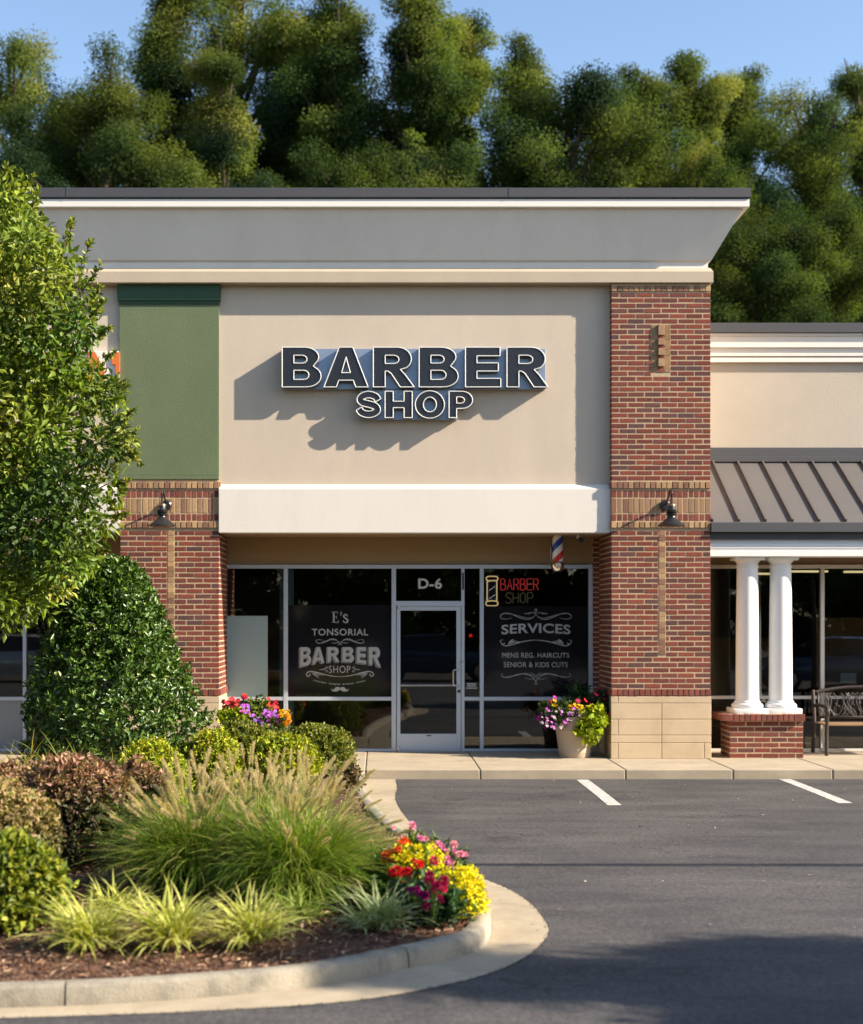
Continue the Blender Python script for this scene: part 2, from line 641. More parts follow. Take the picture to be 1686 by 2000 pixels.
def pillar(root, x0, x1, D, dback, ztop, full, left_ret, right_ret):
    """brick pillar with tan soldier bands, tan inlay and block base; full = the tall one with the stepped ornament"""
    zf = lambda py: Z(py, D)
    L = x1 - x0
    O, U, N = (x0, D), (1, 0), (0, -1)
    OL, UL, NL = (x0, D), (0, 1), (-1, 0)
    OR, UR, NR = (x1, D), (0, 1), (1, 0)
    zb, zs = zf(1360), zf(1345)
    core = MB()
    core.box(x0 + .0035, x1 - .0035, D + .0035, D + dback, zb, ztop)
    mo = obj('brick_pillar', core, M_MORTAR, root)
    mb, ta = MB(), MB()
    xi0, xi1 = (x0 + L * (92 / 193), x0 + L * (106 / 193))
    inl = (xi0 - x0, xi1 - x0, zf(1280), zf(1036))
    faces = [(O, U, N, L, 0)]
    if left_ret: faces.append((OL, UL, NL, dback, 1))
    if right_ret: faces.append((OR, UR, NR, dback, 1))
    for (o, u, n, l, ph) in faces:
        running(mb, o, u, n, l, zs, zf(1036), skip=[inl] if ph == 0 else None, phase=ph)
        if full:
            obj('red_brickwork', mb, M_BRICK, mo)
            mb = MB()
            orn = ((1273 - 1195) / 193 * L, (1310 - 1195) / 193 * L, zf(728.5), zf(632.5))
            running(mb, o, u, n, l, zf(939), zf(571), skip=[orn] if ph == 0 else None, phase=ph)
    obj('red_brickwork', mb, M_BRICK, mo)
    # inlay strip of tan headers
    k = int((zf(1036) - zf(1280)) / .07)
    hh = (zf(1036) - zf(1280)) / k
    for i in range(k):
        brick_block(ta, O, U, N, inl[0] + .005, inl[1] - .005, inl[2] + i * hh + .002, inl[2] + (i + 1) * hh - .002, TAN, proud=.001)
    obj('tan_inlay_strip', ta, M_BRICK, mo)
    bands = [(1032, 1018, TAN, .018, 'tan'), (1018, 1003, SRED, 0, 'red'), (1003, 972.5, TAN, 0, 'tan'), (972.5, 957, SRED, 0, 'red'), (955, 940, TAN, .018, 'tan'), (1359.5, 1345, SRED, .02, 'red')]
    if full: bands.append((570, 557, TAN, .012, 'tan'))
    for (p, q, pal, pr2, nm) in bands:
        bb = MB()
        for (o, u, n, l, ph) in faces:
            soldier(bb, o, u, n, l, zf(p), zf(q), pal, proud=pr2)
        obj(nm + '_soldier_course', bb, M_BRICK, mo)
    ta = MB()
    if full:
        a0, a1 = (1273 - 1195) / 193 * L, (1310 - 1195) / 193 * L
        w3 = (a1 - a0) / 3
        rows = [(634, 664), (664, 684), (684, 694.5), (694.5, 727)]
        for (p, q) in rows:
            brick_block(ta, O, U, N, a0 + .002, a0 + w3 - .002, zf(q) + .002, zf(p) - .002, [(.30, .19, .10), (.27, .165, .09)], proud=.003)
            brick_block(ta, O, U, N, a1 - w3 + .002, a1 - .002, zf(q) + .002, zf(p) - .002, [(.30, .19, .10), (.27, .165, .09)], proud=.003)
        for (p, q) in [(634, 655), (662, 674), (681, 694), (701, 716)]:
            brick_block(ta, O, U, N, a0 + w3 + .002, a1 - w3 - .002, zf(q), zf(p), [(.34, .21, .12), (.30, .16, .09)], proud=.034, d=.02)
        for (p, q) in [(655, 662), (674, 681), (694, 701), (716, 727)]:
            brick_block(ta, O, U, N, a0 + w3 + .002, a1 - w3 - .002, zf(q), zf(p), SRED, proud=.006)
    if full: obj('stepped_ornament', ta, M_BRICK, mo)
    # block base with recessed joints
    bl = MB()
    zr = [0, zf(1451), zf(1436), zf(1405), zf(1373.5), zb]
    pats = [[.0, .07, .505, .93, 1], [0, .505, 1], [0, .07, .505, 1], [0, .505, 1], [0, .07, 1]]
    for i in range(5):
        pt = pats[i]
        for a, b in zip(pt[:-1], pt[1:]):
            g = .0035
            bl.box(x0 - .008 + (L + .016) * a + (g if a else 0), x0 - .008 + (L + .016) * b - (g if b < 1 else 0), D - .014, D + .3,
                   zr[i] + (g if i else 0), zr[i + 1] - (g if i < 4 else 0), b=.006)
    bl.box(x0, x1, D + .3, D + dback, 0, zb - .003)
    bl.box(x0 - .002, x1 + .002, D - .006, D + .298, .004, zb - .004)
    obj('block_base', bl, M_BLOCK, mo)
    return mo


# ------------------------------------------------------------------ main shop building
B = thing('shop_building', 'tan stucco shop building with brick pillars, white beam and deep cornice', 'building', (0, DF, 0))
XR = X(1388, DF)
XP0 = X(1194.5, DF)
XG0, XG1 = X(233, DL), X(428, DL)
ZT = 6.385
wl = MB()
wl.box(-11, XR - .02, DS, DS + .25, 3.047, 6.95)
wl.box(XR - .27, XR - .02, DS + .25, 30, 0, 6.95)
wl.box(-11, XR - .27, 29.75, 30, 0, 6.95)
wl.box(-11.25, -11, DS, 30, 0, 6.95)
obj('stucco_wall', wl, M_STUCCO, B)
rf = MB()
rf.box(-11, XR - .28, DS + .25, 29.7, 6.7, 6.8)
obj('flat_roof', rf, M_GREYPAN, B)


def cornice_run(prof, name, material):
    v, f = [], []
    yb = 30.2
    for of, os_, z in prof:
        v += [(-11.3, DF - of, z), (XR + os_, DF - of, z), (XR + os_, yb, z)]
    for i in range(len(prof) - 1):
        a, b = i * 3, (i + 1) * 3
        f += [(a, a + 1, b + 1, b), (a + 1, a + 2, b + 2, b + 1)]
    return obj(name, MB().add(v, f), material, B)


cornice_run([(-.13, -.2, 6.385), (.05, .028, 6.385), (.05, .028, 6.53), (.012, -.005, 6.585), (-.13, -.2, 6.585)], 'cornice_band', M_BAND)
cornice_run([(-.012, -.03, 6.585), (-.012, -.03, 6.668), (.004, -.012, 6.678), (.022, .01, 6.69), (.29, .355, 7.29), (.29, .355, 7.31)], 'cornice_cove', M_COVE)
cornice_run([(.28, .34, 7.302), (.352, .425, 7.302), (.36, .43, 7.31), (.36, .43, 7.405), (.345, .415, 7.412), (.1, .1, 7.412)], 'cornice_lip', M_TRIM)
cornice_run([(.2, .2, 7.416), (.375, .437, 7.416), (.383, .443, 7.43), (.383, .443, 7.545), (.37, .43, 7.552), (-.3, -.3, 7.56), (-.3, -.3, 6.8)], 'coping_cap', M_CAP)
for px in (130, 995):
    cs = MB().box(X(px, 18.5) - .006, X(px, 18.5) + .006, DF - .3875, DF - .3, 7.428, 7.556)
    obj('coping_seam', cs, M_GUTTER, B)

# green pilaster
g = MB()
g.box(XG0, XG1, DL, DS + .01, Z(929, DL), 6.384, b=.004)
g.box(XG0, XG1, DL - .012, DS + .01, Z(935, DL) - .01, Z(929, DL) - .002, b=.004)
gp = obj('green_pilaster', g, M_GREEN, B)
g = MB()
g.box(XG0 - .022, XG1 + .022, DL - .04, DS + .01, Z(587.5, DL), 6.383, b=.006)
g.box(XG0 - .008, XG1 + .008, DL - .018, DS + .01, Z(594, DL), Z(587.5, DL) - .002, b=.004)
obj('pilaster_cap', g, M_GREEN_D, gp)

pr = pillar(B, XP0, XR, DF, 1.15, 6.384, True, True, False)
pl = pillar(B, X(235, DL), X(428, DL), DL, 1.07, Z(937, DL), False, False, True)

# white beam, soffit, header
DBm = DF + .053


def beam(x0, x1):
    zt, zbm = Z(955, DBm), Z(1040, DBm)
    b_ = MB()
    v = [(x, y, z) for x in (x0, x1) for (y, z) in ((DBm, zbm), (DBm, zt), (DS + .01, zt + .075), (DS + .3, zt + .075), (DS + .3, zbm))]
    f = [(0, 5, 6, 1), (1, 6, 7, 2), (2, 7, 8, 3), (3, 8, 9, 4), (4, 9, 5, 0), (0, 1, 2, 3, 4), (9, 8, 7, 6, 5)]
    b_.add(v, f)
    return obj('white_beam', b_, M_BEAM, B)


beam(X(428, DL) + .002, XP0 - .002)
beam(-10.9, X(235, DL) - .002)
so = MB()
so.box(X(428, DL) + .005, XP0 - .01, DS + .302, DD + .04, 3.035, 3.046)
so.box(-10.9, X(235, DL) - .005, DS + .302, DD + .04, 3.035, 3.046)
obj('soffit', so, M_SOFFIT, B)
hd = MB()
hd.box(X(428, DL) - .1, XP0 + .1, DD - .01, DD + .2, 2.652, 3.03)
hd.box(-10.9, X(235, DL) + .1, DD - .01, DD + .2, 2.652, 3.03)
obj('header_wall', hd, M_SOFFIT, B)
# brick jamb beside the storefront
xj0 = X(1157, DD)
jm = MB().box(xj0 + .0035, XP0 + .15, DD - .045 + .0035, DD + .25, 0, 3.03)
jo = obj('brick_jamb', jm, M_MORTAR, B)
jb = MB()
running(jb, (xj0, DD - .045), (1, 0), (0, -1), XP0 + .05 - xj0, .84, 3.03)
obj('red_brickwork', jb, M_BRICK, jo)
jb = MB().box(xj0, XP0 + .1, DD - .06, DD + .2, 0, .838, b=.006)
obj('block_base', jb, M_BLOCK, jo)

# rooms behind the glass
rm = MB()
xl, xr2 = X(440, DD), X(1157, DD)
rm.box(-10.9, XR - .3, DD + .25, 26.6, -.006, -.001)
rm.box(-10.9, XR - .3, 26.6, 26.7, 0, 3.0)
rm.box(-10.9, XR - .3, DD + .21, 26.6, 2.9, 3.0)
rm.box(X(330, DD) - .06, X(330, DD) + .06, DD + .2, 26.6, 0, 2.9)
rm.box(XR - .32, XR - .28, DD + .26, 26.6, 0, 2.9)
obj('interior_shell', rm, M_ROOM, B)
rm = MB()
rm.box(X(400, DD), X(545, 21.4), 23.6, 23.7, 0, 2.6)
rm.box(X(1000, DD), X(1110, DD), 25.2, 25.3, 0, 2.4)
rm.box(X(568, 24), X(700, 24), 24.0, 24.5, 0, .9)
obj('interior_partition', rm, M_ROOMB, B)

# storefront: each bay is a window with frame, panes, film and lettering
ZH, ZSILL, ZTR0, ZTR1 = 2.647, .03, Z(1368, DD), Z(1361, DD)
FA, FB = DD - .045, DD + .055


def pane(x0, x1, z0, z1, parent, y=DD, name='pane'):
    return obj(name, MB().box(x0, x1, y, y + .006, z0, z1), M_GLASS, parent)


def window(x0, x1, left=.05, right=.05, material=M_ALU, z0=0.0, zh=ZH, tr=(ZTR0, ZTR1), root=None, dy=0.0):
    """frame of one bay as a mesh; returns part and pane rectangles"""
    root = root or B
    fa, fb = FA + dy, FB + dy
    m_ = MB()
    if left: m_.box(x0, x0 + left, fa, fb, z0, zh, b=.003)
    if right: m_.box(x1 - right, x1, fa, fb, z0, zh, b=.003)
    a, b = x0 + left, x1 - right
    m_.box(a, b, fa + .004, fb - .004, z0, z0 + .035, b=.003)
    m_.box(a, b, fa + .004, fb - .004, zh - .055, zh - .001, b=.003)
    if tr: m_.box(a, b, fa + .004, fb - .004, tr[0], tr[1], b=.003)
    p = obj('window', m_, material, root)
    if tr:
        pane(a, b, z0 + .035, tr[0], p, DD + dy)
        pane(a, b, tr[1], zh - .055, p, DD + dy)
    else:
        pane(a, b, z0 + .035, zh - .055, p, DD + dy)
    return p, a, b


x = lambda px: X(px, DD)
win_l, wl0, wl1 = window(x(432), x(561.5), .012, x(561.5) - x(554.3))
win_e, we0, we1 = window(x(561.5), x(766), .008, .008)
win_s, ws0, ws1 = window(x(907), x(944.5), 0, x(944.5) - x(937))
win_r, wr0, wr1 = window(x(944.5), x(1157), 0, x(1157) - x(1149.5))
obj('frosted_panel', MB().box(wl0 + .001, x(523), DD - .006, DD - .003, ZTR1 + .003, Z(1203, DD)), M_FROST, win_l)
obj('side_panel', MB().box(x(545.5), x(553), DD + .06, DD + .12, .06, 2.58), M_FROST, win_l)
obj('side_panel', MB().box(x(562), x(573.5), DD + .06, DD + .12, .06, 2.58), M_FROST, win_e)

# ------------------------------------------------------------------ lettering
_tc = {}


def text2d(txt, bold=0.0, space=1.0):
    """flat text from the built-in font, normalised to the unit square (x right, z up)"""
    k = (txt, bold, space)
    if k not in _tc:
        cu = bpy.data.curves.new('t', 'FONT')
        cu.body = txt
        cu.size = 1
        cu.offset = bold
        cu.space_character = space
        cu.resolution_u = 6
        o = bpy.data.objects.new('t', cu)
        COL.objects.link(o)
        dg = bpy.context.evaluated_depsgraph_get()
        me = bpy.data.meshes.new_from_object(o.evaluated_get(dg))
        V = np.array([v.co[:2] for v in me.vertices])
        Fc = [tuple(p.vertices) for p in me.polygons]
        bpy.data.objects.remove(o)
        bpy.data.meshes.remove(me)
        bpy.data.curves.remove(cu)
        V = (V - V.min(0)) / (V.max(0) - V.min(0))
        _tc[k] = (V, Fc)
    return _tc[k]


def put_text(mb, txt, px0, px1, py0, py1, D, Dq, bold=0.0, space=1.0, warp=None):
    """text into the rectangle px0..px1, py0 (top)..py1 (bottom) of the plane that lies at Dq, set on y = D"""
    V, Fc = text2d(txt, bold, space)
    P = np.stack([px0 + V[:, 0] * (px1 - px0), py1 + V[:, 1] * (py0 - py1)], 1)
    if warp:
        P = np.array([warp(*p) for p in P])
    mb.add([(X(p[0], Dq), D, Z(p[1], Dq)) for p in P], Fc)


def stroke(mb, pts, w0, w1, D, n=40, mirror=None, tf=None, mid=None):
    """calligraphic stroke through photo points; widths in photo pixels, w0 at ends, w1 in the middle"""
    P = spline(pts, n)
    for m_ in ([None, mirror] if mirror is not None else [None]):
        Q = P.copy()
        if m_ is not None:
            Q[:, 0] = 2 * m_ - Q[:, 0]
        t = np.linspace(0, 1, len(Q))
        wd = (w0 + (w1 - w0) * np.sin(np.pi * t)) * DD / F
        mb.ribbon([(X(a, DD), Z(b, DD)) for a, b in Q], wd, D)


# outlines of the heavy sign capitals, unit box, list of contours (first outer, then holes)
def arc(cx, cz, rx, rz, a0, a1, n=10):
    return [(cx + rx * math.cos(math.radians(a0 + (a1 - a0) * i / n)), cz + rz * math.sin(math.radians(a0 + (a1 - a0) * i / n))) for i in range(n + 1)]


def glyph(ch):
    if ch == 'B':
        o = [(0, 0), (.62, 0)] + arc(.62, .275, .38, .275, -90, 55, 10) + [(.80, .53)] + arc(.58, .76, .36, .24, -40, 90, 9)[1:] + [(0, 1)]
        h1 = [(.30, .60), (.52, .60)] + arc(.52, .70, .12, .10, -90, 90, 6)[1:-1] + [(.52, .80), (.30, .80)]
        h2 = [(.30, .19), (.56, .19)] + arc(.56, .305, .13, .115, -90, 90, 6)[1:-1] + [(.56, .42), (.30, .42)]
        return [o, h1, h2]
    if ch == 'A':
        return [[(0, 0), (.28, 0), (.335, .17), (.665, .17), (.72, 0), (1, 0), (.655, 1), (.345, 1)], [(.40, .36), (.60, .36), (.50, .76)]]
    if ch == 'R':
        o = [(0, 0), (.29, 0), (.29, .40), (.36, .40), (.44, .34), (.66, 0), (1, 0), (.78, .31), (.66, .44)] + arc(.60, .71, .33, .29, -50, 90, 9) + [(0, 1)]
        return [o, [(.29, .59), (.50, .59)] + arc(.50, .695, .13, .105, -90, 90, 6)[1:-1] + [(.50, .80), (.29, .80)]]
    if ch == 'E':
        return [[(0, 0), (1, 0), (1, .215), (.325, .215), (.325, .40), (.93, .40), (.93, .605), (.325, .605), (.325, .785), (.98, .785), (.98, 1), (0, 1)]]
    if ch == 'H':
        return [[(0, 0), (.30, 0), (.30, .38), (.70, .38), (.70, 0), (1, 0), (1, 1), (.70, 1), (.70, .62), (.30, .62), (.30, 1), (0, 1)]]
    if ch == 'O':
        return [arc(.5, .5, .5, .52, 0, 360, 36)[:-1], arc(.5, .5, .225, .28, 360, 0, 28)[:-1]]
    if ch == 'P':
        o = [(0, 0), (.32, 0), (.32, .35), (.55, .35)] + arc(.55, .675, .45, .325, -90, 90, 14)[1:] + [(0, 1)]
        return [o, [(.32, .55), (.48, .55)] + arc(.48, .67, .18, .12, -90, 90, 7)[1:-1] + [(.48, .79), (.32, .79)]]
    if ch == 'S':
        c = spline([(.85, .655), (.745, .80), (.5, .872), (.27, .81), (.185, .685), (.28, .575), (.5, .515), (.72, .445), (.815, .32), (.73, .195), (.5, .128), (.25, .195), (.135, .345)], 72)
        t = np.gradient(c, axis=0)
        t /= np.linalg.norm(t, axis=1, keepdims=True)
        n_ = np.stack([-t[:, 1], t[:, 0]], 1)
        wd = np.full((len(c), 1), .122)
        o = np.concatenate([c + n_ * wd, (c - n_ * wd)[::-1]])
        o = (o - o.min(0)) / (o.max(0) - o.min(0))
        return [[tuple(p) for p in o]]
    raise KeyError(ch)


def glyph_mesh(ch, x0, x1, z0, z1, y_front, depth):
    cu = bpy.data.curves.new('g', 'CURVE')
    cu.dimensions = '2D'
    cu.fill_mode = 'BOTH'
    cu.extrude = depth / 2
    for cont in glyph(ch):
        sp = cu.splines.new('POLY')
        sp.points.add(len(cont) - 1)
        for p, (a, b) in zip(sp.points, cont):
            p.co = (x0 + a * (x1 - x0), z0 + b * (z1 - z0), 0, 1)
        sp.use_cyclic_u = True
    o = bpy.data.objects.new('g', cu)
    COL.objects.link(o)
    dg = bpy.context.evaluated_depsgraph_get()
    me = bpy.data.meshes.new_from_object(o.evaluated_get(dg))
    bpy.data.objects.remove(o)
    bpy.data.curves.remove(cu)
    for v in me.vertices:
        a, b, c = v.co
        v.co = (a, y_front + depth / 2 - c, b)
    me.flip_normals() if False else None
    return me


SIGN = thing('channel_letter_sign', 'raised dark BARBER SHOP letters with white outlines on grey raceway panels', 'sign', (X(810, DS), DS, Z(770, DS)))
DLt, DRw = DS - .18, DS - .075
kx = lambda px: X(px, DLt)
kz = lambda py: Z(py, DLt)
obj('raceway_panel', MB().box(X(552, DRw), X(1066, DRw), DRw, DS - .001, Z(760, DRw), Z(681, DRw), b=.004), M_RACE, SIGN)
obj('raceway_panel', MB().box(X(703, DRw), X(893, DRw), DRw + .002, DS - .001, Z(820, DRw), Z(760, DRw) - .004, b=.004), M_RACE, SIGN)
for word, py0, py1 in (([('B', 551, 627), ('A', 632.5, 719), ('R', 729, 809), ('B', 818.5, 895), ('E', 909, 978), ('R', 990, 1070.5)], 678.5, 756),
                       ([('S', 695.5, 744), ('H', 752, 805), ('O', 811, 868), ('P', 877, 923)], 764.5, 816)):
    for ch, a, b in word:
        lt = obj('letter', glyph_mesh(ch, kx(a), kx(b), kz(py1), kz(py0), DLt, DRw - DLt - .003), M_NAVY, SIGN)
        tm = MB()
        for cont in glyph(ch):
            pts = [(kx(a) + p * (kx(b) - kx(a)), DLt - .002, kz(py1) + q * (kz(py0) - kz(py1))) for p, q in cont]
            c_ = Vector((0, 0, 0))
            for i in range(len(pts)):
                tm.tube([pts[i], pts[(i + 1) % len(pts)]], .0072, 6)
        obj('white_outline', tm, M_OUTLINE, lt)

# window film with the shop's name
DFm, DLr = DD - .006, DD - .010
obj('window_film', MB().box(we0 + .001, we1 - .001, DFm, DFm + .003, ZTR1 + .002, Z(1182, DD)), M_FILM, win_e)
obj('window_film', MB().box(wr0 + .001, wr1 - .001, DFm, DFm + .003, ZTR1 + .002, Z(1184, DD)), M_FILM, win_r)
q7 = lambda a, b: (560 + a / 8.03, 1180 + b / 8.03)
lt = MB()
# serif E and s
for (a0, a1, b0, b1) in ((728, 752, 118, 290), (708, 806, 118, 128), (708, 815, 280, 291), (752, 783, 198, 207), (797, 806, 118, 150), (808, 818, 250, 291), (780, 787, 182, 224)):
    p, r = q7(a0, b0), q7(a1, b1)
    lt.add([(x(p[0]), DLr, Z(r[1], DD)), (x(r[0]), DLr, Z(r[1], DD)), (x(r[0]), DLr, Z(p[1], DD)), (x(p[0]), DLr, Z(p[1], DD))], [(0, 1, 2, 3)])
stroke(lt, [q7(855, 112), q7(853, 150), q7(848, 182)], .8, 1.7, DLr, 10)
stroke(lt, [q7(953, 195), q7(945, 170), q7(920, 165), q7(898, 178), q7(902, 205), q7(930, 225), q7(958, 250), q7(950, 280), q7(920, 288), q7(895, 278), q7(888, 255)], 1.3, 3.0, DLr, 50)
obj('lettering', lt, M_LETTER, win_e)
lt = MB()
put_text(lt, 'TONSORIAL', *q7(396, 0)[:1], *q7(1278, 0)[:1], q7(0, 386)[1], q7(0, 491)[1], DLr, DD, .012, 1.1)
obj('lettering', lt, M_LETTER, win_e)
lt = MB()
fl = MB()
c7 = q7(837, 0)[0]
stroke(fl, [q7(803, 648), q7(822, 615), q7(780, 560), q7(700, 547), q7(600, 585), q7(520, 614), q7(470, 600), q7(468, 565), q7(512, 558), q7(588, 570)], .35, 1.2, DLr, 70, c7)
stroke(fl, [q7(835, 640), q7(818, 590), q7(760, 562), q7(690, 562), q7(600, 600), q7(530, 616)], .3, .8, DLr, 40, c7)
stroke(fl, [q7(706, 602), q7(750, 612), q7(790, 604), q7(830, 585)], .3, 1.0, DLr, 20, c7)
# arched BARBER with a thin drop line
bz = lambda a: 915 + 85 * ((a - 835) / 635) ** 2 - 12


def wb(u, v, a, b, dx=0, dy=0):
    xx = a + u * (b - a)
    t, bt = 674, bz(xx)
    return q7(xx + dx, bt + (t - bt) * v + dy)


for ch, a, b in (('B', 210, 388), ('A', 404, 592), ('R', 640, 830), ('B', 876, 1058), ('E', 1102, 1250), ('R', 1290, 1480)):
    for cont in glyph(ch):
        cc = []
        for i in range(len(cont)):
            p, r = cont[i], cont[(i + 1) % len(cont)]
            for k in range(4):
                cc.append((p[0] + (r[0] - p[0]) * k / 4, p[1] + (r[1] - p[1]) * k / 4))
        cc.append(cc[0])
        pts = [wb(u, v, a, b, -13, 13) for u, v in cc]
        fl.ribbon([(x(p), Z(r, DD)) for p, r in pts], .9 * DD / F, DLr + .0012)
    g_ = glyph_mesh(ch, 0, 1, 0, 1, 0, .0)
    Vn = [(v.co.x, v.co.z) for v in g_.vertices]
    lt.add([(x(wb(u, v, a, b)[0]), DLr, Z(wb(u, v, a, b)[1], DD)) for u, v in Vn], [tuple(p.vertices) for p in g_.polygons])
    bpy.data.meshes.remove(g_)
obj('flourish', fl, M_LETTER, win_e)
fl = MB()
put_text(fl, 'SHOP', q7(662, 0)[0], q7(1000, 0)[0], q7(0, 966)[1], q7(0, 1078)[1], DLr, DD, -.004, 1.12)
for dz in (0, 1):
    yy = (1000, 1050)[dz]
    stroke(fl, [q7(508, 1028), q7(570, 1018 + 12 * dz), q7(620, 1005 + 28 * dz), q7(638, yy - 2), q7(625, yy + (-16 if not dz else 14)), q7(604, yy), q7(618, yy + 8)], .3, 1.1, DLr, 40, c7)
stroke(fl, [q7(350, 1100), q7(368, 1098), q7(366, 1118), q7(340, 1132), q7(314, 1112), q7(330, 1070), q7(400, 1056), q7(500, 1076), q7(650, 1116), q7(760, 1134), q7(838, 1138)], .8, 2.0, DLr, 80, c7)
stroke(fl, [q7(390, 1075), q7(480, 1085), q7(580, 1120)], .3, 1.6, DLr, 20, c7)
stroke(fl, [q7(400, 1085), q7(460, 1105), q7(520, 1125)], .3, 1.5, DLr, 20, c7)
stroke(fl, [q7(410, 1095), q7(460, 1125), q7(505, 1158)], .3, 1.5, DLr, 20, c7)
for i in range(27):                     # the illegible small line on its arc: short worn dashes, as the photo shows them
    a = 425 + 30.5 * i
    if i in (7, 14, 21): continue
    yy = 1258 - 62 * ((a - 832) / 408) ** 2
    stroke(fl, [q7(a, yy - random.uniform(8, 14)), q7(a + random.uniform(3, 9), yy), q7(a + random.uniform(10, 18), yy + random.uniform(0, 12))], 1.0, 1.8, DLr, 6)
obj('lettering', lt, M_LETTER, win_e)
lt = MB()
ms = [(835, 1310), (800, 1298), (765, 1308), (740, 1335), (722, 1345), (708, 1335), (704, 1316), (702, 1330), (706, 1352), (730, 1368), (770, 1370), (810, 1360), (835, 1335)]
for mir in (0, 1):
    P = spline([q7(a, b) for a, b in ms], 60)
    if mir: P[:, 0] = 2 * c7 - P[:, 0]
    cxm = P.mean(0)
    top, bot = P[:30], P[30:][::-1]
    n_ = min(len(top), len(bot))
    lt.add([(x(p[0]), DLr, Z(p[1], DD)) for p in np.concatenate([top[:n_], bot[:n_]])], [(i, i + 1, n_ + i + 1, n_ + i) for i in range(n_ - 1)])
obj('moustache', lt, M_LETTER, win_e)
obj('flourish', fl, M_LETTER, win_e)

q8 = lambda a, b: (940 + a / 6.485, 1090 + b / 6.485)
lt, fl = MB(), MB()
c8 = q8(692, 0)[0]
U8 = lambda py: py


def sv(px, py):
    t = (px - c8) / 68
    return (px, py + 3.4 * t * t)


put_text(lt, 'SERVICES', q8(256, 0)[0], q8(1130, 0)[0], q8(0, 826)[1], q8(0, 948)[1], DLr, DD, .022, 1.04, sv)
obj('lettering', lt, M_LETTER, win_r)
lt = MB()
put_text(lt, 'MENS REG. HAIRCUTS', q8(264, 0)[0], q8(1114, 0)[0], q8(0, 1200)[1], q8(0, 1262)[1], DLr, DD, .010, 1.06)
obj('lettering', lt, M_LETTER, win_r)
lt = MB()
put_text(lt, 'SENIOR & KIDS CUTS', q8(284, 0)[0], q8(1097, 0)[0], q8(0, 1318)[1], q8(0, 1383)[1], DLr, DD, .010, 1.06)
obj('lettering', lt, M_LETTER, win_r)
stroke(fl, [q8(693, 715), q8(640, 765), q8(560, 776), q8(470, 748), q8(380, 708), q8(300, 700), q8(250, 722), q8(252, 762), q8(318, 773), q8(395, 756)], .4, 1.5, DLr, 70, c8)
stroke(fl, [q8(690, 725), q8(610, 760), q8(520, 745), q8(420, 716), q8(330, 708)], .3, .9, DLr, 40, c8)
stroke(fl, [q8(693, 728), q8(668, 696), q8(632, 692), q8(598, 716)], .3, .9, DLr, 24, c8)
stroke(fl, [q8(540, 705), q8(595, 700), q8(655, 684)], .3, 1.3, DLr, 16, c8)
stroke(fl, [q8(693, 715), q8(682, 690), q8(680, 660), q8(692, 645), q8(704, 658), q8(700, 680), q8(690, 690)], .6, 1.2, DLr, 30)
obj('flourish', fl, M_LETTER, win_r)
fl = MB()
stroke(fl, [q8(285, 1072), q8(296, 1080), q8(284, 1090), q8(262, 1082), q8(243, 1062), q8(250, 1042), q8(278, 1035)], .6, 1.6, DLr, 40, c8)
stroke(fl, [q8(246, 1070), q8(268, 1098), q8(320, 1112), q8(420, 1088), q8(540, 1056), q8(640, 1042), q8(692, 1040)], .8, 1.9, DLr, 60, c8)
for (a, b, c_, wd) in (((338, 1096), (378, 1055), (410, 1030), 4.2), ((374, 1092), (408, 1062), (446, 1046), 2.6), ((424, 1080), (458, 1064), (486, 1060), 2.2)):
    stroke(fl, [q8(*a), q8(*b), q8(*c_)], .3, wd, DLr, 16, c8)
obj('flourish', fl, M_LETTER, win_r)
fl = MB()
stroke(fl, [q8(715, 1590), q8(700, 1600), q8(698, 1572), q8(680, 1545), q8(655, 1512), q8(600, 1480), q8(520, 1468), q8(420, 1490), q8(330, 1512), q8(268, 1502), q8(256, 1474), q8(276, 1460)], .5, 1.5, DLr, 80, c8)
stroke(fl, [q8(690, 1500), q8(655, 1480), q8(570, 1462), q8(470, 1470), q8(380, 1496), q8(310, 1494)], .3, .9, DLr, 40, c8)
stroke(fl, [q8(546, 1514), q8(600, 1530), q8(650, 1534), q8(685, 1500), q8(660, 1470), q8(625, 1446)], .3, 1.0, DLr, 40, c8)
obj('flourish', fl, M_LETTER, win_r)
sm = MB()
for r_, (a, b) in enumerate(((912, 931), (913, 930), (910.5, 933))):
    xx = a
    while xx < b - 1:
        ww = random.uniform(1.0, 2.2)
        yy = 1334.5 + r_ * 4.2
        sm.add([(x(xx), DLr + .006, Z(yy + 2.4, DD)), (x(xx + ww), DLr + .006, Z(yy + 2.4, DD)), (x(xx + ww), DLr + .006, Z(yy, DD)), (x(xx), DLr + .006, Z(yy, DD))], [(0, 1, 2, 3)])
        xx += ww + random.choice([.35, .4, 1.2])
obj('small_notice', sm, M_LETTER_W, win_s)
obj('red_indicator', MB().box(x(919.5), x(925), DD + .3, DD + .33, Z(1245, DD), Z(1239, DD), b=.006), M_RED_L, win_s)

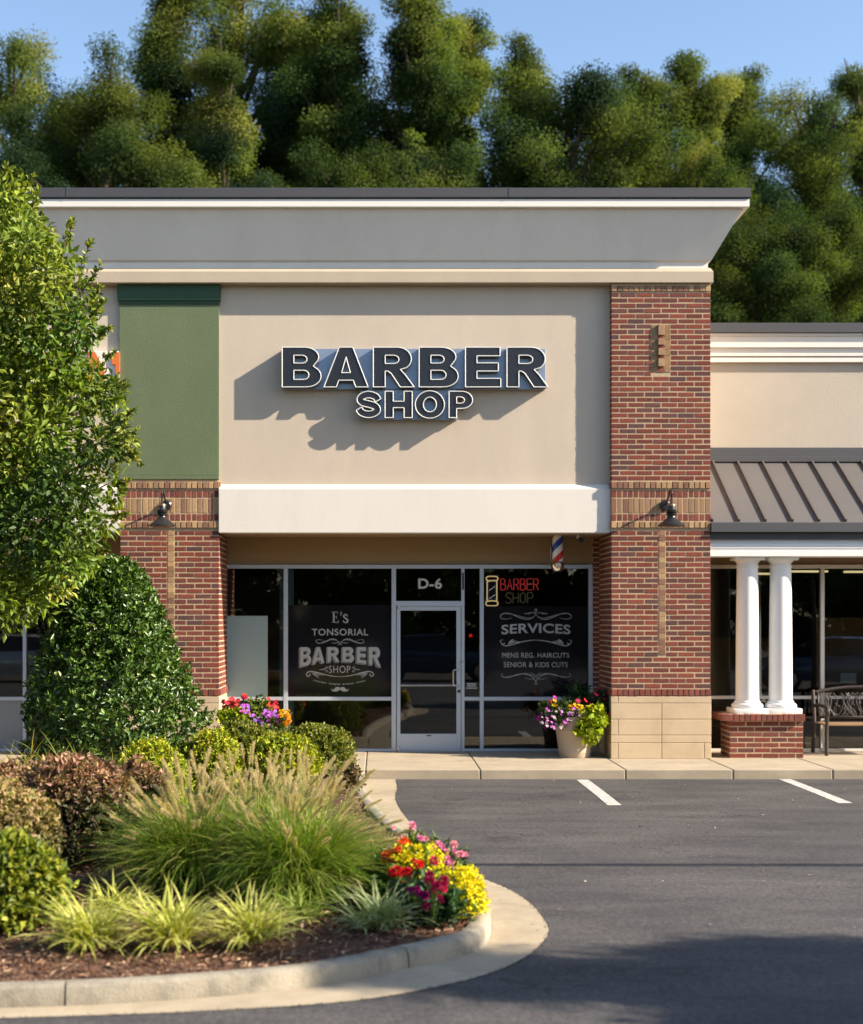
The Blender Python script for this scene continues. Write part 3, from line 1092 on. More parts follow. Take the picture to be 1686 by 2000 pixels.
# door
dr = MB()
dx0, dx1 = x(774), x(901)
zt = Z(1183.5, DD)
ya, yb = DD - .035, DD + .02
dr.box(dx0 + .006, x(782), ya, yb, .012, zt - .006, b=.003)
dr.box(x(891.5), dx1 - .006, ya, yb, .012, zt - .006, b=.003)
dr.box(x(782), x(891.5), ya + .003, yb - .003, Z(1192.5, DD), zt - .008, b=.003)
dr.box(x(782), x(891.5), ya + .003, yb - .003, .014, Z(1433, DD), b=.003)
door = obj('door', dr, M_ALU, B)
pane(x(782), x(891.5), Z(1433, DD), Z(1192.5, DD), door, DD - .012, 'door_glass')
obj('push_bar', MB().box(x(782.2), x(891.3), ya - .012, ya + .006, Z(1340, DD), Z(1337, DD), b=.003), M_STEEL, door)
hx0, hx1 = x(885.5), x(894)
obj('handle', MB().tube(spline([(hx1, ya, Z(1308, DD)), (hx1 - .01, ya - .06, Z(1308, DD)), (hx0, ya - .075, Z(1309, DD)), (hx0 - .005, ya - .075, Z(1316, DD)), (hx0 - .005, ya - .075, Z(1331, DD)),
                               (hx0, ya - .075, Z(1338, DD)), (hx1 - .01, ya - .06, Z(1339.5, DD)), (hx1, ya, Z(1339.5, DD))], 40), .011, 8), M_STEEL, door, True)
obj('lock', MB().lathe([(.018, ya - .012), (.022, ya - .008), (.022, ya + .002)], x(896.5), 0, 16, axis='y', cz=Z(1350, DD)), M_DARK, door)
obj('latch', MB().box(x(897), x(906), ya - .016, ya - .002, Z(1294, DD), Z(1291.5, DD), b=.002), M_STEEL, door)
for py in (1185.5, 1462):
    obj('hinge', MB().box(x(774.6), x(778.6), ya - .018, ya - .002, Z(py + 5, DD), Z(py - 4, DD), b=.003), M_STEEL, door)
obj('closer_slot', MB().box(x(833), x(842), ya - .003, ya + .002, Z(1437.5, DD), Z(1435.5, DD)), M_RUBBER, door)
tr_ = MB()
tr_.box(x(773.5), x(901), FA, FB, zt - .004, Z(1174, DD), b=.003)
tr_.box(x(773.5), x(901), FA + .002, FB - .002, ZH - .055, ZH - .001, b=.003)
tr_.box(x(773.5), x(901), FA + .01, FB, 0, .012)
tr_.box(x(766), x(773.5), FA - .002, FB + .002, 0, ZH, b=.003)
tr_.box(x(901), x(907), FA - .002, FB + .002, 0, ZH, b=.003)
trw = obj('door_frame', tr_, M_ALU, B)
pane(x(773.5), x(901), Z(1174, DD), ZH - .055, trw)
lt = MB()
put_text(lt, 'D-6', x(0) * 0 + 817, 863.5, 1129.5, 1150, DD - .004, DD, .026, 1.04)
obj('lettering', lt, M_LETTER_W, trw)
obj('weather_strip', MB().box(x(902.5), x(906), FA - .012, FA - .002, Z(1152, DD), Z(1119, DD), b=.003), M_RUBBER, B)

# neon sign behind the glass
NE = thing('neon_sign', 'neon barber pole and red BARBER SHOP tubes hanging inside the right window', 'neon sign', (x(1000), DD + .06, Z(1155, DD)))
nq = lambda a, b: (x(q8(a, b)[0]), DD - .004, Z(q8(a, b)[1], DD))
yN = DD + .05
nn = lambda a, b: (x(q8(a, b)[0]), yN, Z(q8(a, b)[1], DD))
nb = MB()
for top, bot, xa, xb in ((233, 282, 68, 216), (545, 602, 62, 216)):
    h_ = (bot - top) / 2
    pts = [(xa + h_, top), (xb - h_, top), (xb, top + h_), (xb - h_ * .9, bot), (xa + h_ * .9, bot), (xa, top + h_)]
    nb.tube([nn(*p) for p in spline(pts, 60, True)] + [nn(*pts[0])], .010, 6)
nb.tube([nn(80, 280), nn(78, 548)], .010, 6)
nb.tube([nn(202, 280), nn(202, 548)], .010, 6)
obj('pole_tube', nb, M_NEON_Y, NE)
nb = MB()
for a, b, c_, d_ in ((95, 305, 128, 285), (102, 412, 180, 356), (98, 518, 184, 462)):
    nb.tube([nn(a, b), nn(c_, d_)], .005, 6)
obj('stripe_tube', nb, M_NEON_B, NE)


def neon_text(mb, letters, x0, x1, z0, z1, r):
    S = {'B': [[(0, 0), (0, 1), (.6, 1), (.85, .9), (.85, .62), (.6, .52), (0, .52)], [(.6, .52), (1, .4), (1, .12), (.7, 0), (0, 0)]],
         'A': [[(0, 0), (.5, 1), (1, 0)], [(.2, .36), (.8, .36)]], 'R': [[(0, 0), (0, 1), (.65, 1), (.95, .88), (.95, .6), (.65, .48), (0, .48)], [(.5, .48), (1, 0)]],
         'E': [[(1, 1), (0, 1), (0, 0), (1, 0)], [(0, .52), (.85, .52)]], 'S': [[(1, .85), (.8, 1), (.25, 1), (0, .8), (.1, .58), (.85, .42), (1, .2), (.75, 0), (.2, 0), (0, .18)]],
         'H': [[(0, 0), (0, 1)], [(1, 0), (1, 1)], [(0, .5), (1, .5)]], 'O': [[(.5, 1), (.1, .85), (0, .5), (.1, .15), (.5, 0), (.9, .15), (1, .5), (.9, .85), (.5, 1)]], 'P': [[(0, 0), (0, 1), (.7, 1), (1, .85), (1, .6), (.7, .46), (0, .46)]]}
    n = len(letters)
    wv = (x1 - x0) / n
    for i, ch in enumerate(letters):
        for s_ in S[ch]:
            mb.tube([nn(x0 + wv * (i + .06) + p * wv * .74, z1 + (z0 - z1) * q) for p, q in s_], r, 6)


nb = MB()
neon_text(nb, 'BARBER', 246, 748, 262, 402, .0075)
obj('red_tube', nb, M_NEON_R, NE)
nb = MB()
neon_text(nb, 'SHOP', 312, 676, 437, 570, .0075)
obj('unlit_tube_added_glow', nb, M_NEON_OFF_GLOW, NE)
nb = MB().box(nn(82, 0)[0], nn(198, 0)[0], yN + .012, yN + .02, nn(0, 540)[2], nn(0, 290)[2])
obj('backing', nb, M_NAVY, NE)

# barber pole under the beam
PD = 19.55
BP = thing('barber_pole', 'red white and blue striped barber pole with chrome dome', 'barber pole', (X(1089.5, PD), PD, Z(1097, PD)))
pr_ = .5 * (X(1100, PD) - X(1079, PD))
px_ = X(1089.5, PD)
obj('striped_cylinder', MB().lathe([(pr_, Z(1097, PD)), (pr_, Z(1043, PD))], px_, PD, 28), M_STRIPE, BP, 'auto')
zc = Z(1097, PD)
obj('chrome_dome', MB().lathe([(.015, zc - .145), (.05, zc - .14), (.078, zc - .11), (.092, zc - .07), (.098, zc - .045), (.085, zc - .04), (.098, zc - .03), (.088, zc - .012), (pr_ + .004, zc)], px_, PD, 28), M_CHROME, BP, 'auto')
zc2 = Z(1043, PD)
obj('top_cap', MB().lathe([(pr_ + .004, zc2), (.092, zc2 + .012), (.095, zc2 + .035), (.07, zc2 + .05)], px_, PD, 28), M_CHROME, BP, 'auto')
obj('wall_bracket', MB().box(px_ - .03, px_ + .03, PD + .06, DD - .012, 2.78, 2.84, b=.005).box(px_ - .05, px_ + .05, DD - .03, DD - .012, 2.70, 2.92, b=.004), M_STEEL, BP)

SCm = thing('security_camera', 'small dome security camera under the soffit near the barber pole', 'camera', (X(1133, 19.5), 19.5, 3.034))
obj('mount', MB().lathe([(.05, 3.034), (.05, 3.0), (.035, 2.985)], X(1133, 19.5), 19.5, 20), M_PANELW, SCm, 'auto')
obj('lens_barrel', MB().tube([(X(1133, 19.5), 19.62, 3.0), (X(1133, 19.5), 19.38, 2.965)], .035, 14), M_DARK, SCm, 'auto')

# gooseneck lamps
def lamp(pxc, D, label, sgn=1):
    xx = X(pxc, D)
    dl = D - .42
    t = thing('wall_lamp', label, 'lamp', (xx, D, Z(988, D)), 'gooseneck lamps on the brick pillars')
    yw = D - .004
    zp = Z(987, D)
    zl = lambda py: Z(py, dl)
    obj('back_plate', MB().lathe([(.05, yw - .045), (.068, yw - .03), (.072, yw - .012), (.066, yw)], xx, 0, 24, axis='y', cz=zp), M_DARK, t, 'auto')
    obj('gooseneck_arm', MB().tube(spline([(xx, yw - .03, zp), (xx, yw - .12, zp + .05), (xx, D - .24, zl(968)), (xx, D - .335, zl(957.5)), (xx, dl - .015, zl(961)), (xx, dl, zl(972)), (xx, dl, zl(983))], 48), .013, 10), M_DARK, t, True)
    obj('lamp_shade', MB().lathe([(.15, zl(1027)), (.178, zl(1028)), (.18, zl(1026)), (.12, zl(1019)), (.07, zl(1013)), (.055, zl(1010)), (.052, zl(1007)), (.075, zl(1006)), (.078, zl(1004)), (.055, zl(1003)),
                                 (.075, zl(1001)), (.078, zl(999)), (.055, zl(998)), (.07, zl(997)), (.055, zl(995)), (.052, zl(987)), (.04, zl(983.5)), (.015, zl(982)), (.014, zl(978))], xx, dl, 32), M_DARK, t, 'auto')
    obj('shade_ring', MB().lathe([(.054, zl(988.5)), (.058, zl(987.5)), (.055, zl(985.5)), (.045, zl(984.5))], xx, dl, 28), mat('brass_ring', (.30, .18, .09), .35, metal=.7), t, 'auto')
    return t


lamp(1299, DF, 'black gooseneck lamp on the tall brick pillar below the stepped brick ornament')
lamp(326, DL, 'black gooseneck lamp on the short brick pillar below the green panel')

# sign of the next shop, mostly behind the tree
LS = thing('shop_sign', 'orange and white sign letters beside the green panel, mostly behind the tree', 'sign', (X(150, DS), DS, Z(712, DS)))
sx = lambda p: X(p, DS - .1)
sz = lambda p: Z(p, DS - .1)
obj('sign_panel', MB().box(sx(-60), sx(231), DS - .09, DS - .001, sz(745), sz(685.5), b=.004), M_PANELW, LS)
for cont in ([(173, 687), (186, 687), (204, 722), (204, 745), (192, 745), (190, 730), (183, 716), (183, 745), (173, 745)], [(219, 688), (234, 688), (234, 745), (226, 745), (226, 712), (219, 712)],
             [(80, 687), (150, 687), (150, 698), (95, 698), (95, 712), (140, 712), (140, 722), (95, 722), (95, 745), (80, 745)], [(10, 687), (25, 687), (25, 745), (10, 745)], [(25, 700), (60, 700), (60, 712), (25, 712)]):
    n_ = len(cont)
    v = [(sx(a), DS - .115, sz(b)) for a, b in cont] + [(sx(a), DS - .091, sz(b)) for a, b in cont]
    obj('letter', MB().add(v, [tuple(range(n_))[::-1], tuple(range(n_, 2 * n_))] + [(i, (i + 1) % n_, n_ + (i + 1) % n_, n_ + i) for i in range(n_)]), M_ORANGE, LS)

# left neighbour's storefront
for a, b in ((-330, -150), (-150, 52.5), (52.5, 236)):
    p_, p0, p1 = window(x(a), x(b), 0, x(52.5) - x(46))
    if a != 52.5:
        obj('lower_panel', MB().box(p0, p1, DD - .012, DD - .004, .036, ZTR0 - .002), M_GREYPAN, p_)

# ------------------------------------------------------------------ right neighbour with porch
R = thing('neighbour_building', 'lower tan stucco shop with metal awning roof and white double columns', 'building', (5.5, DD, 0))
DW = 20.5
XE = 10.5
rw = MB()
rw.box(XR - .02, XE, DW, DW + .3, 3.1, 5.95)
obj('stucco_wall', rw, M_STUCCO_R, R)
z_ = lambda py: Z(py, DW - .1)
obj('coping_cap', MB().box(XR + .0, XE, DW - .16, DW + .4, z_(651), z_(632), b=.005), M_CAP, R)
cm = MB()
for o_, a, b in ((.125, 656, 651.2), (.10, 678, 656), (.065, 690.5, 678), (.075, 694.5, 691), (.03, 697.5, 694.5), (.065, 706, 697.5)):
    cm.box(XR, XE, DW - o_, DW + .0, z_(a), z_(b) - .0015)
obj('cornice_moulding', cm, M_TRIM, R)
# awning
DE, ze = 18.9, Z(1020, 18.9)
zw = Z(897, DW)
aw = MB()
aw.add([(XR - .0, DE, ze), (XE, DE, ze), (XE, DW, zw), (XR, DW, zw), (XR, DE, ze - .03), (XE, DE, ze - .03), (XE, DW, zw - .03), (XR, DW, zw - .03)],
       [(0, 1, 2, 3), (7, 6, 5, 4), (0, 4, 5, 1), (3, 2, 6, 7), (1, 5, 6, 2), (0, 3, 7, 4)])
awn = obj('awning_roof', aw, M_ROOF, R)
sl = Vector((0, DW - DE, zw - ze)).normalized()
nr = Vector((0, -sl.z, sl.y))
ln = math.hypot(DW - DE, zw - ze)
k = 0
while True:
    xx = 704 * 18.9 / 2750 - .359 + k * .359
    if xx > XE: break
    k += 1
    if xx < XR + .02: continue
    p0 = Vector((xx, DE, ze)) + nr * .0005
    v = []
    for s_ in (0.01, ln - .01):
        for dx in (-.012, .012):
            for dn in (0, .04):
                v.append(p0 + sl * s_ + Vector((dx, 0, 0)) + nr * dn)
    obj('seam', MB().add(v, [(0, 1, 3, 2), (4, 6, 7, 5), (0, 4, 5, 1), (2, 3, 7, 6), (1, 5, 7, 3)]), M_SEAM, awn)
obj('awning_flashing', MB().box(XR, XE, DW - .07, DW - .002, zw + .005, Z(875, DW), b=.006).box(XR, XE, DW - .12, DW - .07, zw - .05, Z(893.5, DW), b=.003), M_GUTTER, R)
obj('gutter', MB().box(XR + .002, XE, DE - .035, DE + .05, Z(1039, DE), ze - .003, b=.005).box(XR + .002, XE, DE - .045, DE - .035, Z(1039, DE), Z(1036.5, DE)), M_GUTTER, R)
obj('fascia_board', MB().box(XR + .002, XE, DE + .03, DE + .12, Z(1053, DE + .05), Z(1039, DE) - .002), M_CAP, R)
bm_ = MB()
zb0, zb1, zb2 = Z(1087, 18.96), Z(1062, 18.96), Z(1051, 18.96)
bm_.box(XR + .003, XE, 18.99, 19.28, zb1 + .001, zb2 + .04)
bm_.box(XR + .003, XE, 18.955, 19.30, zb0, zb1, b=.006)
bm_.box(XR + .003, XE, 18.948, 18.956, zb0 + .11, zb1 - .004)
obj('porch_beam', bm_, M_WHITECOL, R)
obj('porch_ceiling', MB().box(XR, XE, 19.3, DD + .2, zb0 + .05, zb0 + .08), M_SOFFIT, R)
zh2 = Z(1103, DD)
obj('header_wall', MB().box(XR, XE, DD - .01, DD + .2, zh2 + .004, zb0 + .05), M_SOFFIT, R)
xb = [XR, x(1609), X(1940, DD), X(2300, DD)]
for a, b in zip(xb[:-1], xb[1:]):
    p_, p0, p1 = window(a, b, 0, x(1609) - x(1601.8), M_ALU_W, 0, zh2, (Z(1365, DD), Z(1359, DD)), R)
    if a == xb[1]:
        obj('paper_notice', MB().box(x(1643), x(1673), DD + .02, DD + .022, Z(1334, DD), Z(1315, DD)), M_PANELW, p_)
rm = MB()
rm.box(XR - .0, XE, DD + .25, 27, -.006, -.001)
rm.box(XR, XE, 27, 27.1, 0, 2.7)
rm.box(XR, XE, DD + .22, 27, 2.69, 2.78)
rm.box(XE - .1, XE, DD + .22, 27, 0, 2.68)
rm.box(XR + .001, XR + .08, DD + .22, 27, 0, 2.68)
rm.box(XR, XE, 27.1, 27.3, 0, 5.9)
obj('interior_shell', rm, M_ROOM, R)
rm = MB()
rm.box(5.2, 7.0, 24.5, 24.6, 0, 1.55)
rm.box(7.3, 9.5, 23.4, 23.5, .0, 1.9)
rm.box(4.9, 5.25, 23.0, 23.3, 0, 2.2)
obj('interior_partition', rm, M_ROOMB, R)
for (xa, xc, yy) in ((6.3, 7.15, 22.4), (6.2, 6.9, 23.6), (7.5, 8.7, 22.6)):
    obj('ceiling_light', MB().box(xa, xc, yy, yy + .12, 2.62, 2.65), M_TUBE, R)
obj('flat_roof', MB().box(XR, XE, DW + .3, 27.3, 5.6, 5.7), M_GREYPAN, R)

# pedestal and columns
DP = 18.97
xa, xc = X(1425.5, DP), X(1569.5, DP)
zcap0, zcap1 = Z(1409, DP), Z(1393.6, DP)
pd_ = obj('brick_pedestal', MB().box(xa + .0035, xc - .0035, DP + .0035, DP + .5, 0, zcap1 - .012), M_MORTAR, R)
mb = MB()
running(mb, (xa, DP), (1, 0), (0, -1), xc - xa, 0, zcap0)
running(mb, (xa, DP), (0, 1), (-1, 0), .5, 0, zcap0, phase=1)
running(mb, (xc, DP), (0, 1), (1, 0), .5, 0, zcap0, phase=1)
obj('red_brickwork', mb, M_BRICK, pd_)
mb = MB()
x0c, x1c, y0c = X(1411.5, DP - .07), X(1573, DP - .07), DP - .07
soldier(mb, (x0c, y0c), (1, 0), (0, -1), x1c - x0c, zcap0, zcap1, SRED, d=.3)
soldier(mb, (x0c, y0c), (0, 1), (-1, 0), .62, zcap0, zcap1, SRED, d=.1)
soldier(mb, (x1c, y0c), (0, 1), (1, 0), .62, zcap0, zcap1, SRED, d=.1)
obj('red_soldier_course', mb, M_BRICK, pd_)
obj('pedestal_cap', MB().box(x0c + .02, x1c - .02, y0c + .02, y0c + .6, zcap0 + .01, zcap1 - .008), M_MORTAR, pd_)
DC = 19.22
zc = lambda py: Z(py, DC)


def column(pxc):
    xx = X(pxc, DC)
    k_ = DC / F
    zt0 = zcap1
    sh = [(22.6 * k_, zc(1373)), (22.3 * k_, zc(1330)), (21.8 * k_, zc(1260)), (21.0 * k_, zc(1180)), (20.2 * k_, zc(1112)), (20.2 * k_, zc(1109.5))]
    o = obj('white_column', MB().lathe(sh, xx, DC, 48), M_WHITECOL, R, 'auto')
    obj('column_base', MB().lathe([(28 * k_, zt0 + .06), (30 * k_, zt0 + .075), (30.5 * k_, zt0 + .095), (29 * k_, zt0 + .118), (25.5 * k_, zt0 + .13), (25 * k_, zt0 + .15), (23 * k_, zt0 + .165)], xx, DC, 48)
        .box(xx - 33 * k_, xx + 33 * k_, DC - 33 * k_, DC + 33 * k_, zt0 - .012, zt0 + .06, b=.004), M_WHITECOL, o, 'auto')
    obj('column_capital', MB().lathe([(20.5 * k_, zc(1109.5)), (21.5 * k_, zc(1108.5)), (21.5 * k_, zc(1106.5)), (20.3 * k_, zc(1105.5)), (20.3 * k_, zc(1101)), (22 * k_, zc(1098.5)), (24.5 * k_, zc(1096)), (25 * k_, zc(1095))], xx, DC, 48)
        .box(xx - 27.5 * k_, xx + 27.5 * k_, DC - 27.5 * k_, DC + 27.5 * k_, zc(1095), zb0 - .001, b=.004), M_WHITECOL, o, 'auto')


column(1460)
column(1525)

# ------------------------------------------------------------------ ground
GZ = -.12
n = 60
struct('parking_lot', MB().add([(-250, -250, GZ), (250, -250, GZ), (250, 250, GZ), (-250, 250, GZ)], [(0, 1, 2, 3)]), M_ASPH)
sj = [-11, -5.6, -3.0, -.166, 1.263, 3.074, 4.414, 5.657, 7.1, 8.6, 10.5]
sw = MB()
for a, b in zip(sj[:-1], sj[1:]):
    sw.box(a + .005, b - .005, DK, DD + .3, GZ - .1, -.0, b=.012)
sw.box(-11, 10.5, DK + .02, DD + .2, GZ - .1, -.02)
struct('sidewalk', sw, M_CONC)
pl_ = MB()
for (pa, pb, pya, pyb) in ((1126, 1150, 1523.5, 1573.5), (1519.5, 1548, 1522.5, 1569.5)):
    D0, D1 = Dg(pya, GZ), Dg(pyb, GZ)
    xa, xc = X(pa, D0), X(pb, D0)
    xm = (xa + xc) / 2
    pts = [(xm - .075, D1, GZ + .004), (xm + .075, D1 + .01, GZ + .004), (xm + .078, (D0 + D1) / 2, GZ + .004), (xm + .072, D0, GZ + .004), (xm - .078, D0, GZ + .004), (xm - .07, (D0 + D1) / 2, GZ + .004)]
    o = obj('parking_line', MB().add(pts, [(0, 1, 2, 3, 4, 5)]), M_PAINT)
    tag(o, kind='structure')

# island: kerb face at asphalt level, apron edge
face = [(-.16, 17.5), (-.16, 16.6), (-.08, 15.0), (.2, 12.9), (.60, 11.2), (.735, 10.3), (.752, 9.6), (.72, 8.95), (.62, 8.5), (.42, 8.26), (.175, 8.03), (-.385, 7.60), (-1.17, 7.33), (-1.94, 7.2), (-4.0, 7.0), (-8, 6.9)]
outr = [(.21, 17.52), (.21, 16.6), (.19, 15.2), (.40, 12.9), (.68, 11.2), (.95, 10.4), (1.07, 9.8), (1.09, 9.1), (.98, 8.58), (.78, 8.14), (.45, 7.74), (-.107, 7.36), (-.9, 7.16), (-1.89, 7.03), (-4, 6.8), (-8, 6.7)]
fc = spline(face, 150)
oc = spline(outr, 150)
m_ = min(len(fc), len(oc))
fc, oc = fc[:m_], oc[:m_]
ed = MB()
ao = oc + np.stack([np.convolve(rng.normal(0, .006, m_ + 4), np.ones(5) / 5, 'valid') for _ in range(2)], 1)
va = [(p[0], p[1], GZ + .006) for p in fc] + [(p[0], p[1], GZ + .004) for p in ao]
struct('gutter_apron', ed.add(va, [(i, i + 1, m_ + i + 1, m_ + i) for i in range(m_ - 1)]), M_APRON)
# dark broken asphalt edge round the apron
cr = MB()
for i in range(700):
    t = random.uniform(0, m_ - 1.01)
    i0 = int(t)
    p = oc[i0] + (oc[i0 + 1] - oc[i0]) * (t - i0) + rng.normal(0, .010, 2)
    s_ = random.uniform(.002, .007)
    v = [(p[0] + s_ * random.uniform(.5, 1) * math.cos(a), p[1] + s_ * random.uniform(.5, 1) * math.sin(a), GZ + .004) for a in np.linspace(0, 6.28, 6)[:-1]]
    v.append((p[0], p[1], GZ + .004 + s_ * .8))
    cr.add(v, [(k, (k + 1) % 5, 5) for k in range(5)])
tag(obj('asphalt_crumbs', cr, mat('asphalt_crumb', (.03, .028, .028), .95)), kind='stuff')
tn = np.gradient(fc, axis=0)
tn /= np.linalg.norm(tn, axis=1, keepdims=True)
inn = np.stack([tn[:, 1], -tn[:, 0]], 1)          # towards the bed
if (inn[20] @ np.array([-1, 0])) < 0: inn = -inn
prof = [(0, GZ - .05), (.004, GZ + .02), (.012, -.045), (.02, -.024), (.038, -.012), (.065, -.008), (.115, -.009), (.132, -.018), (.138, -.05), (.138, -.12)]
kb = MB()
gaps = []
for (px, py) in ((121, 1971), (797, 1893), (1000, 1700)):
    D = Dg(py, GZ)
    gaps.append(int(np.argmin(np.hypot(fc[:, 0] - X(px, D), fc[:, 1] - D))))
rows, fcs = [], []
lo_ = len(prof)


def ksec(i, off=0.0):
    p = fc[i] + tn[i] * off
    return [(p[0] + inn[i][0] * o_, p[1] + inn[i][1] * o_, z) for o_, z in prof]


starts = [0] + gaps
seg_edges = sorted(set([0] + gaps + [m_ - 1]))
for a, b in zip(seg_edges[:-1], seg_edges[1:]):
    secs = [ksec(a, .005)] + [ksec(i) for i in range(a + 1, b)] + [ksec(b, -.005)]
    v = [q for s_ in secs for q in s_]
    f = []
    for i in range(len(secs) - 1):
        for j_ in range(lo_ - 1):
            f.append((i * lo_ + j_, (i + 1) * lo_ + j_, (i + 1) * lo_ + j_ + 1, i * lo_ + j_ + 1))
    f.append(tuple(range(lo_)))
    f.append(tuple((len(secs) - 1) * lo_ + j_ for j_ in range(lo_))[::-1])
    kb.add(v, f)
struct('kerb', kb, M_KERB, 'auto')

# mulch bed surface
bed = [tuple(fc[i] + inn[i] * .115) for i in range(m_)]
poly = np.array(bed + [(-8, 17.5)])


def inside(px, py):
    c = np.zeros(len(px), bool)
    j = len(poly) - 1
    for i in range(len(poly)):
        a, b = poly[i], poly[j]
        cond = ((a[1] > py) != (b[1] > py)) & (px < (b[0] - a[0]) * (py - a[1]) / (b[1] - a[1] + 1e-12) + a[0])
        c ^= cond
        j = i
    return c


me = bpy.data.meshes.new('mulch_bed')
bm = bmesh.new()
step = .09
gx = np.arange(-8, 1.0, step)
gy = np.arange(6.8, 17.6, step)
GX, GY = np.meshgrid(gx, gy, indexing='ij')
ins = inside(GX.ravel() + 0, GY.ravel() + 0).reshape(GX.shape)
gh = -.035 + .018 * np.sin(GX * 3.1 + GY * 1.7) * np.cos(GY * 2.3) + rng.normal(0, .008, GX.shape)
vid = {}
for i in range(GX.shape[0] - 1):
    for j in range(GX.shape[1] - 1):
        if ins[i:i + 2, j:j + 2].any():
            q = []
            for (a, b) in ((i, j), (i + 1, j), (i + 1, j + 1), (i, j + 1)):
                if (a, b) not in vid:
                    zz = gh[a, b]
                    vid[(a, b)] = bm.verts.new((GX[a, b], GY[a, b], zz)) if ins[a, b] else None
                    if vid[(a, b)] is None:
                        pt = np.array((GX[a, b], GY[a, b]))
                        d2 = np.hypot(poly[:, 0] - pt[0], poly[:, 1] - pt[1])
                        nb_ = poly[int(np.argmin(d2))]
                        vid[(a, b)] = bm.verts.new((nb_[0], nb_[1], -.04))
                q.append(vid[(a, b)])
            try:
                bm.faces.new(q)
            except ValueError:
                pass
bm.to_mesh(me)
bm.free()
me.color_attributes.new('Col', 'FLOAT_COLOR', 'POINT')
tag(obj('mulch_bed', me, M_MULCH, None, True), kind='structure')


# ------------------------------------------------------------------ foliage builders
def unit(v):
    return v / np.maximum(np.linalg.norm(v, axis=-1, keepdims=True), 1e-9)


def leaves(name, P, Dr, L, Wd, C, fold=.25, droop=.15, nref=None, rnd=.8):
    """a mesh of N folded four-point leaves; nref steers the way the blade faces"""
    N = len(P)
    L = np.broadcast_to(L, N)[:, None]
    Wd = np.broadcast_to(Wd, N)[:, None]
    rv = unit(rng.normal(size=(N, 3)) * rnd + (nref if nref is not None else np.array([0, 0, .6])))
    S = unit(np.cross(Dr, rv))
    Nn = np.cross(S, Dr)
    V = np.empty((N, 4, 3))
    V[:, 0] = P
    V[:, 1] = P + Dr * L * .45 + S * Wd / 2 + Nn * Wd * fold
    V[:, 2] = P + Dr * L - Nn * L * droop
    V[:, 3] = P + Dr * L * .45 - S * Wd / 2 + Nn * Wd * fold
    b = np.arange(N)[:, None] * 4
    Fc = np.concatenate([b + np.array([[0, 1, 2]]), b + np.array([[0, 2, 3]])])
    CC = np.repeat(C, 4, axis=0)
    return fast_mesh(name, V.reshape(-1, 3), Fc, CC, 3)


def pick(pal, n, w=None, jit=.18):
    pal = np.array(pal, float)
    c = pal[rng.choice(len(pal), n, p=w)]
    return c * (1 + rng.normal(0, jit, (n, 1))).clip(.5, 1.6)


def rand_dirs(n):
    return unit(rng.normal(size=(n, 3)))


def merge(meshes, name):
    """join leaf meshes of one plant"""
    Vs, Fs, Cs, off = [], [], [], 0
    for me in meshes:
        nv, nf = len(me.vertices), len(me.polygons)
        v = np.empty(nv * 3, np.float32); me.vertices.foreach_get('co', v)
        f = np.empty(nf * 3, np.int32); me.loops.foreach_get('vertex_index', f)
        c = np.empty(nv * 4, np.float32); me.color_attributes['Col'].data.foreach_get('color', c)
        Vs.append(v.reshape(-1, 3)); Fs.append(f.reshape(-1, 3) + off); Cs.append(c.reshape(-1, 4)[:, :3])
        off += nv
        bpy.data.meshes.remove(me)
    return fast_mesh(name, np.concatenate(Vs), np.concatenate(Fs), np.concatenate(Cs), 3)


